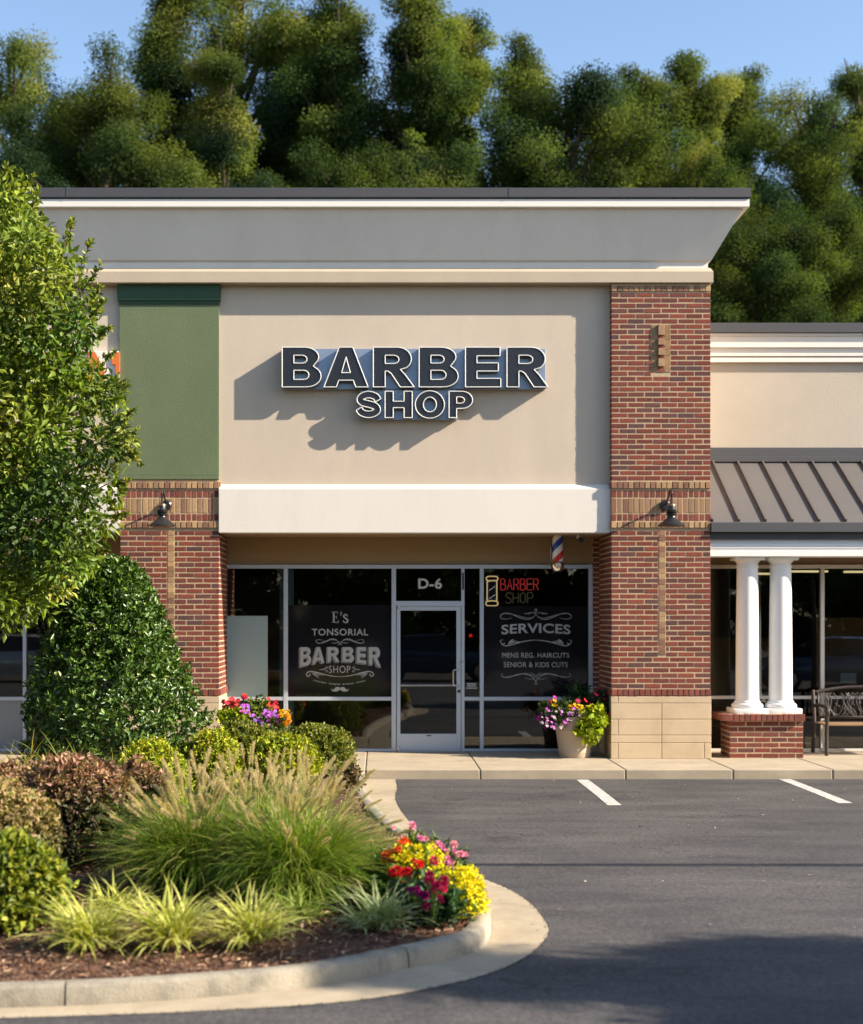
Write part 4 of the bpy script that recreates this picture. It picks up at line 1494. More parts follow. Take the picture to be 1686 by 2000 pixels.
def blob(name, c, rad, n, L, Wd, pal, w=None, shell=.35, lumps=9, amp=.16, up=.25, top=None, toppal=None, shape='ell', fold=.25, spread=.55, zmin=.02, jit=.18, seed=0, per=7, stray=.05, inner=.22):
    """leafy mass: points in a lumpy shell, leaves pointing outwards; 'cone' narrows towards the top"""
    r0 = np.random.default_rng(100 + seed)
    c, rad = np.array(c, float), np.array(rad, float)
    ns = max(8, n // per)
    u = rand_dirs(ns)
    if shape != 'ball':
        u[:, 2] = np.where(u[:, 2] < -.35, -u[:, 2], u[:, 2])
    lv = unit(r0.normal(size=(lumps, 3)))
    la = r0.uniform(-.6, 1, lumps) * amp
    lump = 1 + (la[None] * np.maximum(0, u @ lv.T) ** 8).sum(1) + .05 * np.sin(u[:, 0] * 17 + 3) * np.sin(u[:, 2] * 15 + u[:, 1] * 13)
    rr = (1 - shell * rng.random(len(u)) ** 1.8) * lump
    rr = np.where(rng.random(len(u)) < stray, rr * rng.uniform(1.02, 1.14, len(u)), rr)
    rr = np.where(rng.random(len(u)) < inner, rr * rng.uniform(.35, .8, len(u)), rr)
    P = u * rr[:, None]
    if shape == 'cone':
        m0 = len(u)
        hh = rng.random(m0) ** .8
        hh[: m0 // 12] = 1 - .12 * rng.random(m0 // 12)
        pf = lambda h: np.interp(h, [0, .1, .2, .33, .45, .58, .7, .83, .93, 1], [.76, .92, 1, .99, .91, .80, .68, .53, .40, .16])
        ph = rng.uniform(0, 2 * np.pi, m0)
        slope = (pf(hh - .04) - pf(hh + .04)) / .08 * .55
        u = unit(np.stack([np.cos(ph), np.sin(ph), slope], 1))
        lump = 1 + (la[None] * np.maximum(0, u @ lv.T) ** 10).sum(1) + .045 * np.sin(ph * 9 + hh * 21) * np.sin(hh * 26 + ph * 3)
        sh = 1 - shell * rng.random(m0) ** 1.8
        sh = np.where(rng.random(m0) < inner, sh * rng.uniform(.3, .8, m0), sh)
        sh = np.where(rng.random(m0) < stray, sh * rng.uniform(1.0, 1.12, m0), sh)
        k = pf(hh) * sh * lump
        P = np.stack([np.cos(ph) * k, np.sin(ph) * k, hh * 2 - 1], 1)
    Q0 = c + P * rad
    ax = unit(u + rng.normal(0, spread, u.shape) + np.array([0, 0, up]))
    tint = 1 + rng.normal(0, jit * .9, (len(u), 1))
    Q = np.repeat(Q0, per, axis=0) + np.repeat(ax, per, axis=0) * (rng.uniform(-.9, .5, (len(Q0) * per, 1)) * L) + rng.normal(0, L * .16, (len(Q0) * per, 3))
    Dr = unit(np.repeat(ax, per, axis=0) * .75 + unit(rng.normal(size=(len(Q), 3))) * .8)
    uu = np.repeat(u, per, axis=0)
    tt = np.repeat(tint, per, axis=0).clip(.55, 1.5)
    ok = Q[:, 2] > zmin
    Q, u, Dr, tt = Q[ok], uu[ok], Dr[ok], tt[ok]
    nn_ = len(Q)
    C = pick(pal, nn_, w, jit)
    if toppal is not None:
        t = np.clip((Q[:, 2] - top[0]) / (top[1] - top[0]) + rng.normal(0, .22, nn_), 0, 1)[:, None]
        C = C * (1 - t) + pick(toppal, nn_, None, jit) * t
    C = np.clip(C * tt, .003, 1)
    return leaves(name, Q, Dr, L * rng.uniform(.7, 1.25, nn_), Wd * rng.uniform(.75, 1.2, nn_), C, fold, nref=u * .9 + np.array([0, 0, .35]))


def blades(name, c, n, L, Wd, pal, spread=1.0, lean=(0, 0), curve=1.0, base_r=.06, edge=None, segs=6, w=None, tilt=(.1, 1.1), zb=0.0):
    """tuft of curved tapering blades; edge = second colour for pale margins"""
    az = rng.uniform(0, 2 * np.pi, n)
    t0 = rng.uniform(*tilt, n) * spread
    Ln = L * rng.uniform(.6, 1.1, n)
    bx = c[0] + rng.normal(0, base_r, n)
    by = c[1] + rng.normal(0, base_r, n)
    s = np.linspace(0, 1, segs + 1)
    V = np.zeros((n, segs + 1, 3, 3))
    C = np.zeros((n, segs + 1, 3, 3))
    base = pick(pal, n, w, .15)
    ec = pick(edge, n, None, .12) if edge is not None else base
    pos = np.stack([bx, by, np.full(n, c[2] + zb)], 1)
    crv = curve * rng.uniform(.5, 1.3, n)
    for i in range(segs + 1):
        ang = t0 + crv * s[i] ** 1.3
        d = np.stack([np.sin(ang) * np.cos(az) + lean[0] * s[i], np.sin(ang) * np.sin(az) + lean[1] * s[i], np.cos(ang)], 1)
        d = unit(d)
        if i: pos = pos + d * (Ln / segs)[:, None]
        side = unit(np.stack([-np.sin(az), np.cos(az), np.zeros(n)], 1) + rng.normal(0, .25, (n, 3)))
        wd = Wd * (1 - s[i] ** 2.2) * (.6 + .8 * min(1, s[i] * 3)) + .0006
        up = np.cross(side, d)
        V[:, i, 0] = pos + side * wd / 2 + up * wd * .18
        V[:, i, 1] = pos
        V[:, i, 2] = pos - side * wd / 2 + up * wd * .18
        C[:, i, 0] = C[:, i, 2] = ec
        C[:, i, 1] = base
    V[..., 2] = np.maximum(V[..., 2], c[2] + .006)
    idx = np.arange(n)[:, None, None] * (segs + 1) * 3 + np.arange(segs)[None, :, None] * 3
    a, b, c_, d, e, f = (idx + k for k in (0, 1, 2, 3, 4, 5))
    q = np.concatenate([np.stack([a, b, e, d], -1).reshape(-1, 4), np.stack([b, c_, f, e], -1).reshape(-1, 4)])
    return fast_mesh(name, V.reshape(-1, 3), q, C.reshape(-1, 3), 4), None


def limb(mb, a, b, r0, r1, wob=.08, n=7):
    a, b = Vector(a), Vector(b)
    d = (b - a).length
    pts, rs = [], []
    for i in range(n):
        t = i / (n - 1)
        p = a.lerp(b, t) + Vector((random.uniform(-1, 1), random.uniform(-1, 1), random.uniform(-.4, .4))) * wob * d * .3 * math.sin(math.pi * t)
        pts.append(p)
        rs.append(r0 + (r1 - r0) * t)
    mb.tube(pts, rs, 8)


def clump_crown(name, centers, radii, per, L, Wd, pal, w=None, material=None, flat=.75, clump_jit=.22, dirbias=None):
    """crown of leaf clumps; each clump has its own tint and its leaves spray outwards and down"""
    Ps, Ds, Cs, Ns = [], [], [], []
    for c, r in zip(centers, radii):
        k = int(per * (r / np.mean(radii)) ** 2)
        u = rand_dirs(k)
        rr = r * (1 - .75 * rng.random(k) ** 1.4)
        P = np.array(c) + u * rr[:, None] * np.array([1, 1, flat])
        Ps.append(P)
        Ds.append(unit(u * .9 + rng.normal(0, .5, (k, 3)) + np.array([0, 0, -.15])))
        t = np.array(pal[rng.choice(len(pal), p=w)]) * (1 + rng.normal(0, clump_jit))
        Cs.append(t * (1 + rng.normal(0, .16, (k, 1))).clip(.5, 1.5))
        Ns.append(u * .7 + np.array([0, 0, .5]))
    P, D_, C, Nr = (np.concatenate(v) for v in (Ps, Ds, Cs, Ns))
    n_ = len(P)
    return leaves(name, P, D_, L * rng.uniform(.65, 1.25, n_), Wd * rng.uniform(.7, 1.2, n_), np.clip(C, .004, 1), .2, .2, Nr)


# ------------------------------------------------------------------ the near tree on the left
T = thing('shade_tree', 'bright green leafy tree in the island, hiding the orange sign left of the green panel', 'tree', (-4.6, 15.0, 0))
tD = 15.0
spots = [(18, 400, 52), (-30, 440, 85), (45, 470, 60), (128, 500, 26), (85, 530, 60), (-20, 560, 95), (150, 560, 36), (55, 620, 85), (150, 640, 42), (110, 700, 62), (-10, 700, 95), (175, 650, 22),
         (40, 780, 80), (140, 770, 62), (205, 775, 40), (225, 800, 26), (95, 850, 62), (195, 870, 52), (245, 870, 22), (-20, 860, 95), (40, 930, 75), (125, 950, 66), (210, 945, 36), (-20, 990, 90),
         (60, 1030, 72), (150, 1030, 58), (205, 1020, 34), (30, 1100, 70), (115, 1090, 55), (165, 1090, 30), (60, 1160, 55), (-10, 1170, 62), (110, 1150, 34), (25, 1195, 30), (-90, 500, 110), (-110, 700, 130), (-110, 900, 130), (-90, 1080, 100),
         (232, 845, 26), (185, 735, 34), (225, 960, 22), (12, 355, 24), (45, 420, 34), (165, 605, 26), (90, 455, 20)]
cen, rad = [], []
for px, py, r in spots:
    for dd in ((0,) if r < 40 else (-.55, .5)):
        D = tD + dd + random.uniform(-.25, .25)
        cen.append(W(px + random.uniform(-6, 6), py + random.uniform(-6, 6), D))
        rad.append(r / F * tD)
PAL_T = [(.150, .212, .022), (.105, .165, .02), (.21, .25, .032), (.06, .11, .018), (.31, .31, .06)]
cm1 = clump_crown('crown', cen, rad, 330, .104, .050, PAL_T, [.3, .28, .2, .14, .08], flat=1.0, clump_jit=.16)
# upright young shoots
Ps, Ds = [], []
tb = MB()
for (px, py, tx, ty) in ((118, 520, 133, 438), (150, 540, 176, 474), (160, 570, 198, 514), (215, 860, 268, 840), (180, 600, 195, 560), (20, 380, 28, 332), (40, 390, 62, 345), (225, 900, 266, 880), (95, 500, 92, 455), (130, 480, 140, 432), (60, 420, 75, 372), (8, 360, 12, 325), (-2, 365, 40, 338), (175, 620, 205, 588), (190, 660, 215, 640), (235, 830, 262, 800), (235, 870, 275, 905), (215, 760, 248, 752), (225, 950, 252, 938), (215, 1010, 246, 1005), (180, 1080, 205, 1075), (200, 700, 222, 690)):
    a, b = np.array(W(px, py, tD - .5)), np.array(W(tx, ty, tD - .6))
    tb.tube([tuple(a), tuple((a + b) / 2 + rng.normal(0, .01, 3)), tuple(b)], [.006, .004, .002], 5)
    for k in range(40):
        t = rng.random() * 1.02
        Ps.append(a + (b - a) * t)
        Ds.append(unit(rng.normal(0, .6, 3) + (b - a) / np.linalg.norm(b - a) * .9))
cm2 = leaves('sh', np.array(Ps), np.array(Ds), .07, .034, pick(PAL_T[2:], len(Ps)))
obj('crown', merge([cm1, cm2], 'crown'), M_LEAF, T)
tb.tube(spline([(-4.6, 15, -.05), (-4.57, 15.02, .6), (-4.65, 15, 1.3), (-4.6, 14.95, 2.2), (-4.5, 15, 3.6), (-4.3, 15.05, 5.2)], 24), [.15 - .0055 * i for i in range(25)][:len(spline([(0, 0, 0)] * 6, 24))], 10)
for px, py, r in spots[::2]:
    p = W(px, py, tD + .1)
    z0 = min(max(1.2, p[2] - .9), 5.0)
    limb(tb, (-4.5, 15, z0), p, .035, .008)
obj('trunk', tb, M_BARK, T)

# ------------------------------------------------------------------ shrubs
def shrub(name, label, cat, c, rad, n, L, Wd, pal, material=M_LEAF, group=None, **kw):
    me_ = blob(name, c, rad, n, L, Wd, pal, **kw)
    o = obj(name, me_, material, None, base=(c[0], c[1], 0))
    return tag(o, label, cat, group)


HOL = [(.050, .105, .018), (.068, .13, .02), (.095, .16, .024), (.032, .07, .015), (.145, .205, .03)]
hc = W(222, 1330, 16.0)
shrub('holly_bush', 'tall dome of dark glossy green holly in front of the short brick pillar', 'bush', (hc[0], 16.0, 1.27), (.86, .88, 1.25), 36000, .072, .036, HOL, M_LEAFG, shape='cone', amp=.16, lumps=60, stray=.03, shell=.34, up=.55, spread=.55, seed=3, w=[.25, .3, .2, .15, .1])
BOX = [(.16, .19, .018), (.12, .155, .018), (.20, .22, .028), (.08, .115, .016), (.25, .23, .04)]
GOLD = [(.30, .34, .016), (.24, .29, .016), (.36, .37, .02), (.16, .22, .016), (.40, .35, .03)]


def low(px0, px1, pytop, pybase, label, pal, n, L=.042, Wd=.026, D=None, name='boxwood', cat='shrub', grp='clipped shrubs by the sidewalk', dz=1.0, **kw):
    D = D or Dg(pybase)
    xc_ = X((px0 + px1) / 2, D)
    rx = (px1 - px0) / 2 / F * D
    zt_ = Z(pytop, D)
    return shrub(name, label, cat, (xc_, D, zt_ * .32), (rx, rx * dz, zt_ * .68), n, L, Wd, pal, group=grp, **kw)


low(548, 688, 1420, 0, 'clipped rounded green boxwood at the sidewalk beside the big window', BOX, 16000, D=16.9, zmin=.0, seed=11, amp=.1, lumps=30)
low(405, 535, 1408, 0, 'clipped green boxwood below the flower pot, next to the short pillar', BOX, 14000, D=17.2, seed=12, amp=.1)
low(478, 622, 1436, 0, 'bright yellow green clipped shrub between the two boxwoods and the tall grass', GOLD, 12000, D=15.9, lumps=24, L=.05, Wd=.028, seed=13, amp=.1)
low(352, 470, 1432, 0, 'lime green shrub at the foot of the holly dome, right of it', GOLD, 9000, D=15.5, seed=14, amp=.2, L=.05, Wd=.028, lumps=24)
low(225, 368, 1458, 0, 'low yellow green mounded shrub in front of the holly dome', GOLD, 9000, D=14.0, seed=15, amp=.25, L=.055, lumps=20)
low(662, 706, 1490, 0, 'small sparse reddish shrub at the end of the boxwood near the kerb', [(.16, .10, .06), (.12, .11, .04), (.2, .13, .07)], 900, D=15.4, seed=16, amp=.2, name='spirea_shrub', grp=None)
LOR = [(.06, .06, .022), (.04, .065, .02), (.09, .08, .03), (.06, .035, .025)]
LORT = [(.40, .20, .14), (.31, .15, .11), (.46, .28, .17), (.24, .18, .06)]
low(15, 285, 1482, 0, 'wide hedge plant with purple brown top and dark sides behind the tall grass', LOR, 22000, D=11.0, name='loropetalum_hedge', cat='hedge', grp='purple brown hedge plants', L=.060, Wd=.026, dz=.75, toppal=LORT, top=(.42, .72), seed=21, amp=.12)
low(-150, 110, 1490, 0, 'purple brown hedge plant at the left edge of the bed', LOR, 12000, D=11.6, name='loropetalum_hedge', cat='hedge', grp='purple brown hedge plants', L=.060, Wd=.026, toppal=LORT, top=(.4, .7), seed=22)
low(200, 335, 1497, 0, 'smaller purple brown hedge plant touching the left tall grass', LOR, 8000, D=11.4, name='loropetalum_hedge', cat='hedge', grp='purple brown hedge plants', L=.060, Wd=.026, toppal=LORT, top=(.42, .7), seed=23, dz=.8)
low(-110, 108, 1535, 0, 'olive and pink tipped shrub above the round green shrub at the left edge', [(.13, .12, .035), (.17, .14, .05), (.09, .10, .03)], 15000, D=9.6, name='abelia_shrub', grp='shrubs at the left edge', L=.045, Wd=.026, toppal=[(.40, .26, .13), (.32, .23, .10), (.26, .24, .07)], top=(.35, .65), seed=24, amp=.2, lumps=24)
low(-90, 118, 1640, 0, 'round bright green shrub on the mulch in the lower left corner', [(.15, .19, .02), (.11, .155, .018), (.21, .24, .028), (.33, .32, .04)], 11000, D=8.65, name='privet_shrub', grp='shrubs at the left edge', L=.060, Wd=.036, seed=25, amp=.18, lumps=24)

# ------------------------------------------------------------------ grasses
LG = [(.27, .33, .03), (.20, .28, .025), (.33, .37, .05)]
LE = [(.66, .60, .20), (.56, .56, .13), (.74, .64, .28)]
LG2 = [(.17, .24, .07), (.14, .21, .06)]
LE2 = [(.56, .58, .34), (.48, .52, .28)]


def tuft(px, py, wpx, label, pal, edge, n=270, Wd=.0125, name='liriope', cat='grass plant', grp='variegated grass plants along the kerb', L=None, lean=(0, 0), curve=1.1, D=None, tilt=(.12, 1.0), base_r=.05):
    D = D or Dg(py)
    L = L or wpx / F * D * .68
    me_, _ = blades(name, (X(px, D), D, .0), n, L, Wd, pal, edge=edge, lean=lean, curve=curve, tilt=tilt, base_r=base_r)
    return tag(obj(name, me_, M_GRASS, None, base=(X(px, D), D, 0)), label, cat, grp)


tuft(172, 1850, 205, 'yellow and green striped grass plant nearest the lower left round shrub', LG, LE)
tuft(338, 1845, 225, 'yellow striped grass plant in the middle of the three at the kerb', LG, LE, 250)
tuft(488, 1838, 190, 'yellow striped grass plant just left of the kerb joint, rightmost of the bright three', LG, LE)
tuft(222, 1795, 150, 'yellow striped grass plant set back behind the gap of the front row', LG, LE, 170)
tuft(578, 1800, 150, 'thin green grass plant below the right tall grass', LG2, LG, 140, .010)
tuft(738, 1812, 165, 'white striped grass plant beside the flower bed', LG2, LE2, 210, .011)
TG = [(.13, .17, .02), (.17, .20, .03), (.09, .13, .018)]
TE = [(.24, .22, .05), (.18, .2, .035)]
tuft(120, 0, 160, 'wild green grass tuft under the left side of the holly dome', TG, TE, 220, .014, 'daylily_clump', 'grass plant', 'daylily clumps behind the hedge', L=.85, D=14.2, tilt=(.05, .9), base_r=.16)
tuft(200, 0, 160, 'green grass tuft in the middle below the holly dome', TG, TE, 220, .014, 'daylily_clump', 'grass plant', 'daylily clumps behind the hedge', L=.75, D=13.6, tilt=(.05, .9), base_r=.18)
tuft(20, 0, 160, 'yellow green grass tuft below the left neighbour window', [(.2, .2, .02), (.25, .22, .03)], [(.32, .24, .04)], 220, .014, 'daylily_clump', 'grass plant', 'daylily clumps behind the hedge', L=.85, D=14.0, tilt=(.05, .9), base_r=.18)

# fountain grass with plumes
PV = []


def plume_mesh():
    n = 620
    t = rng.random(n) ** .85
    Lp = .17
    ang = rng.uniform(0, 2 * np.pi, n)
    out = np.stack([np.cos(ang), np.sin(ang), np.zeros(n)], 1)
    bend = np.stack([.10 * t ** 2, np.zeros(n), t], 1) * Lp
    prof_ = np.interp(t, [0, .12, .45, .85, 1], [.35, .8, 1, .7, .3])
    d = unit(out * .75 + np.array([.1, 0, .9]))
    C = pick([(.56, .46, .30), (.66, .55, .37), (.46, .37, .24), (.72, .62, .43)], n)
    V = np.empty((n, 3, 3))
    s = unit(np.cross(d, rng.normal(size=(n, 3))))
    V[:, 0] = bend + s * .0015
    V[:, 1] = bend - s * .0015
    V[:, 2] = bend + d * (.034 * prof_ * rng.uniform(.5, 1.25, n))[:, None]
    return fast_mesh('plume', V.reshape(-1, 3), np.arange(n * 3).reshape(-1, 3), np.repeat(C, 3, axis=0), 3)


PLM = [plume_mesh() for _ in range(3)]
for p_ in PLM: p_.materials.append(M_PLUME)
FG = [(.15, .25, .022), (.10, .19, .02), (.22, .31, .03), (.34, .34, .09)]


def fountain(px, py, hpx, label, lean, n=1500, plumes=70, spr=1.0, D=None):
    D = D or Dg(py)
    c = (X(px, D), D, .0)
    Lh = hpx / F * D
    t = thing('fountain_grass', label, 'grass plant', c, 'fountain grasses with tan plumes')
    me_, _ = blades('blades', c, n, Lh * .98, .0056, FG, lean=lean, curve=1.25 * spr, tilt=(.03, .85), base_r=.10, segs=7)
    st = MB()
    for i in range(plumes):
        az = rng.uniform(0, 2 * np.pi)
        tl = rng.uniform(.03, .62) * spr
        Ls = Lh * rng.uniform(.62, 1.06) * (1 - .18 * tl)
        pos = Vector((c[0] + rng.normal(0, .07), c[1] + rng.normal(0, .07), 0))
        pts = [pos.copy()]
        d = Vector((0, 0, 1))
        for k in range(7):
            s = k / 6
            a = tl + .35 * s * s * (.5 + tl)
            d = Vector((math.sin(a) * math.cos(az) + lean[0] * s * 1.1, math.sin(a) * math.sin(az) + lean[1] * s, math.cos(a))).normalized()
            pos = pos + d * Ls / 7
            pts.append(pos.copy())
        st.tube(pts, .0016, 4, tuple(pick(FG[2:], 1)[0]))
        o = bpy.data.objects.new('plume', PLM[i % 3])
        COL.objects.link(o)
        o.parent = t
        q = Vector((0, 0, 1)).rotation_difference(d)
        o.rotation_mode = 'QUATERNION'
        o.rotation_quaternion = q @ Quaternion((0, 0, 1), rng.uniform(0, 6.28)) if rng.random() < .3 else q
        o.location = pts[-1] - Vector(c) - d * .02
        s_ = rng.uniform(.65, 1.1)
        o.scale = (s_, s_, s_)
    obj('blades', me_, M_GRASS, t)
    obj('stalks', st, M_GRASS, t)
    return t


fountain(385, 1745, 236, 'tall tan plumed grass left of the other, next to the purple brown hedge', (-.10, -.05), 3000, 92, 1.12, D=9.9)
fountain(590, 1760, 255, 'tall tan plumed grass leaning right over the flower bed', (.30, -.02), 3500, 99, 1.12, D=9.5)
fountain(505, 1725, 222, 'tall tan plumed grass set back between the other two', (.10, 0), 2200, 66, 1.05, D=10.4)


# ------------------------------------------------------------------ flowers
def head_mesh(col, r, kind='dome', var=.15, mid=None):
    """flower head: layered petals on a dome, or one ring of five wide petals"""
    Ps, Ds, Ls, Ws, Cs, Ns = [], [], [], [], [], []
    if kind == 'dome':
        for ring, (el, k) in enumerate(((80, 6), (52, 10), (25, 13), (2, 14))):
            for i in range(k):
                a = 2 * math.pi * (i + ring * .4) / k + rng.normal(0, .1)
                e = math.radians(el + rng.normal(0, 8))
                d = np.array([math.cos(a) * math.cos(e), math.sin(a) * math.cos(e), math.sin(e) * .8])
                Ps.append(d * r * .35); Ds.append(unit(d + np.array([0, 0, .15]))); Ls.append(r * .72); Ws.append(r * .46); Ns.append(np.array([0, 0, 1.]) + d * .3)
                Cs.append(np.array(col) * rng.uniform(1 - var, 1 + var))
    else:
        for i in range(5):
            a = 2 * math.pi * i / 5
            d = np.array([math.cos(a), math.sin(a), .12])
            Ps.append(d * r * .05); Ds.append(unit(d)); Ls.append(r); Ws.append(r * .95); Ns.append(np.array([0, 0, 3.]))
            Cs.append(np.array(col) * rng.uniform(1 - var, 1 + var))
        if mid is not None:
            for i in range(4):
                a = 2 * math.pi * i / 4
                d = np.array([math.cos(a), math.sin(a), .5])
                Ps.append(np.array([0, 0, .004])); Ds.append(unit(d)); Ls.append(r * .25); Ws.append(r * .2); Ns.append(np.array([0, 0, 3.])); Cs.append(np.array(mid))
    me_ = leaves('flower_head', np.array(Ps), np.array(Ds), np.array(Ls), np.array(Ws), np.clip(np.array(Cs), 0, 1), .08, .12, np.array(Ns) * 3)
    me_.materials.append(M_PETAL)
    return me_


def set_head(me_, parent, loc, facing, s=1.0):
    o = bpy.data.objects.new('flower_head', me_)
    COL.objects.link(o)
    o.parent = parent
    o.location = Vector(loc) - parent.location
    o.rotation_mode = 'QUATERNION'
    o.rotation_quaternion = Vector((0, 0, 1)).rotation_difference(Vector(facing).normalized()) @ Quaternion((0, 0, 1), rng.uniform(0, 6.28))
    o.scale = (s, s, s)
    return o


def flower_plant(name, label, cat, c, spots_, heads, fol, group=None, mat_f=M_LEAF, r=(.8, 1.2), face=(.25, -.75, .75), stems=True):
    t = thing(name, label, cat, c, group)
    st = MB()
    for k, (p, s) in enumerate(spots_):
        f = Vector(face) + Vector(rng.normal(0, .3, 3))
        set_head(heads[k % len(heads)], t, p, f, s * rng.uniform(*r))
        if stems:
            b = Vector(c).lerp(Vector(p), .25)
            st.tube([tuple(b), tuple(Vector(b).lerp(Vector(p), .6) + Vector((0, 0, .02))), tuple(Vector(p) - Vector(f).normalized() * .006)], .0025, 4, (.06, .11, .02))
    for me_, m_n in fol:
        obj(m_n, me_, mat_f, t)
    if stems and st.n: obj('stems', st, M_LEAF, t)
    return t


FGRN = [(.08, .15, .025), (.055, .11, .02), (.12, .19, .03)]
q4 = lambda a, b: (720 + a / 7.33, 1590 + b / 7.33)
H_MAG = [head_mesh((.46, .006, .075), .027), head_mesh((.36, .006, .085), .027), head_mesh((.55, .010, .09), .027)]
H_PUR = [head_mesh((.30, .005, .14), .024), head_mesh((.38, .008, .18), .024)]
H_RED = [head_mesh((.56, .010, .012), .030), head_mesh((.42, .008, .014), .030)]
H_ORG = [head_mesh((.75, .10, .012), .031), head_mesh((.65, .065, .015), .031)]
H_PNK = [head_mesh((.72, .25, .42), .027), head_mesh((.64, .19, .44), .024), head_mesh((.78, .36, .46), .024)]


def at4(lst, D, jitter=.0):
    out = []
    for a, b, s in lst:
        px, py = q4(a, b)
        out.append((W(px, py, D + rng.normal(0, jitter)), s))
    return out


cM = W(*q4(930, 1560), 8.62); cM = (cM[0], 8.62, 0)
flower_plant('zinnia_plant', 'zinnia plant with magenta heads and dark green leaves nearest the kerb', 'flower', cM,
             at4([(930, 675, 1.5), (870, 890, 1.15), (860, 980, 1.25), (1060, 970, 1.4), (960, 1055, 1.5), (1075, 1075, .9), (1020, 1200, 1.0), (835, 1330, .95), (1090, 1000, .9), (905, 940, .9), (880, 860, .8), (1110, 930, .9), (985, 1010, 1.0), (1030, 1250, .8), (930, 1100, .9)], 8.5, .06), H_MAG,
             [(blob('leaves', (W(*q4(930, 1250), 8.62)[0], 8.74, .05), (.19, .12, .19), 1000, .085, .028, [(.05, .11, .04), (.07, .13, .055), (.035, .08, .03)], shell=.6, up=.5, seed=31), 'leaves')])
cP = (W(*q4(700, 1500), 8.75)[0], 8.75, 0)
flower_plant('zinnia_plant', 'zinnia plant with deep purple heads low beside the white striped grass', 'flower', cP,
             at4([(650, 1115, 1.2), (720, 1130, 1.3), (800, 1170, 1.3), (600, 1085, .9), (760, 1150, 1.0), (690, 1080, .9)], 8.55, .04), H_PUR,
             [(blob('leaves', (cP[0], 8.78, .03), (.18, .13, .17), 900, .08, .026, [(.03, .07, .03), (.045, .085, .035)], shell=.6, up=.5, seed=32), 'leaves')])
cR = (W(*q4(500, 1300), 9.0)[0], 9.0, 0)
flower_plant('red_flower_plant', 'plant with dark red flower heads between the orange and purple ones', 'flower', cR,
             at4([(340, 840, 1.2), (400, 810, 1.1), (460, 850, 1.1), (520, 830, 1.3), (580, 840, 1.1), (620, 890, 1.0), (700, 730, 1.1), (650, 685, .9), (520, 1010, .9), (640, 1010, .8), (580, 1260, .75), (665, 1290, .95), (740, 720, .9), (440, 900, .8), (360, 880, .8), (465, 1180, .6), (360, 1250, .6)], 8.85, .05), H_RED,
             [(blob('leaves', (cR[0], 9.1, .05), (.21, .13, .20), 1000, .075, .03, FGRN, shell=.6, up=.5, seed=33), 'leaves')])
cO = (W(*q4(330, 1100), 9.25)[0], 9.25, 0)
flower_plant('orange_flower_plant', 'plant with orange flower heads under the leaning grass plumes', 'flower', cO,
             at4([(410, 535, 1.2), (345, 590, 1.2), (250, 610, 1.2), (300, 650, 1.1), (380, 560, 1.1), (225, 640, .9), (430, 500, .9), (330, 690, .8), (520, 380, 1.0), (560, 420, .9), (460, 410, .9), (280, 570, .9)], 9.2, .05), H_ORG,
             [(blob('leaves', (cO[0], 9.42, .07), (.2, .13, .26), 1000, .07, .03, FGRN, shell=.6, up=.5, seed=34), 'leaves')])
cK = (W(*q4(1080, 900), 9.7)[0], 9.7, 0)
flower_plant('pink_flower_plant', 'tall pink flowered plant at the back of the bed against the asphalt', 'flower', cK,
             at4([(620, 165, 1.25), (740, 355, 1.3), (820, 365, 1.3), (1000, 440, 1.3), (1050, 470, 1.2), (1220, 435, 1.2), (1110, 540, 1.0), (1230, 545, 1.0), (1280, 580, 1.0), (1385, 580, 1.0), (1130, 650, 1.3), (1190, 690, 1.2), (1120, 720, 1.1), (1170, 770, 1.0), (440, 315, 1.0), (930, 500, .8), (1040, 700, 1.0), (350, 200, .8), (1330, 570, .8)], 9.55, .06), H_PNK,
             [(blob('leaves', (cK[0] - .07, 9.78, .08), (.21, .16, .25), 1300, .07, .026, [(.08, .12, .025), (.05, .09, .02), (.11, .15, .03)], shell=.65, up=.5, seed=35), 'leaves'),
              (blob('leaves', (W(*q4(620, 300), 9.6)[0], 9.68, .25), (.055, .055, .17), 300, .05, .02, [(.08, .12, .025), (.11, .15, .03)], shell=.8, up=.5, seed=36), 'leaves')])
# two masses of small yellow flowers: too many to count on each plant
YEL = [(.80, .68, .010), (.74, .61, .010), (.86, .76, .02), (.66, .50, .008)]
for (a, b, wx, hz, D, label, sd) in ((660, 640, 420, .30, 9.25, 'mound of small yellow flowers behind the red and magenta heads', 41), (1270, 1100, 380, .30, 8.95, 'mound of small yellow flowers spilling over the kerb', 42)):
    px, py = q4(a, b)
    c = W(px, py, D)
    rx = wx / 7.33 / F * D
    zt_ = Z(q4(0, 400 if sd == 41 else 790)[1], D)
    t = thing('yellow_flower_plant', label, 'flower', (c[0], D, 0), 'mounds of small yellow flowers')
    obj('leaves', blob('leaves', (c[0], D, zt_ * .3), (rx * .93, .17, zt_ * .62), 2200, .045, .02, [(.12, .18, .02), (.17, .23, .025)], shell=.6, seed=sd), M_LEAF, t)
    o = obj('blossoms', blob('blossoms', (c[0], D - .03, zt_ * .34), (rx * 1.02, .20, zt_ * (.62 if sd == 41 else .70)), 2300 if sd == 41 else 3000, .022, .018, YEL, shell=.35, seed=sd, amp=.4, lumps=16, up=.2, spread=.7, zmin=.03, per=5, inner=.05, stray=.12), M_PETAL, t)
    o['kind'] = 'stuff'


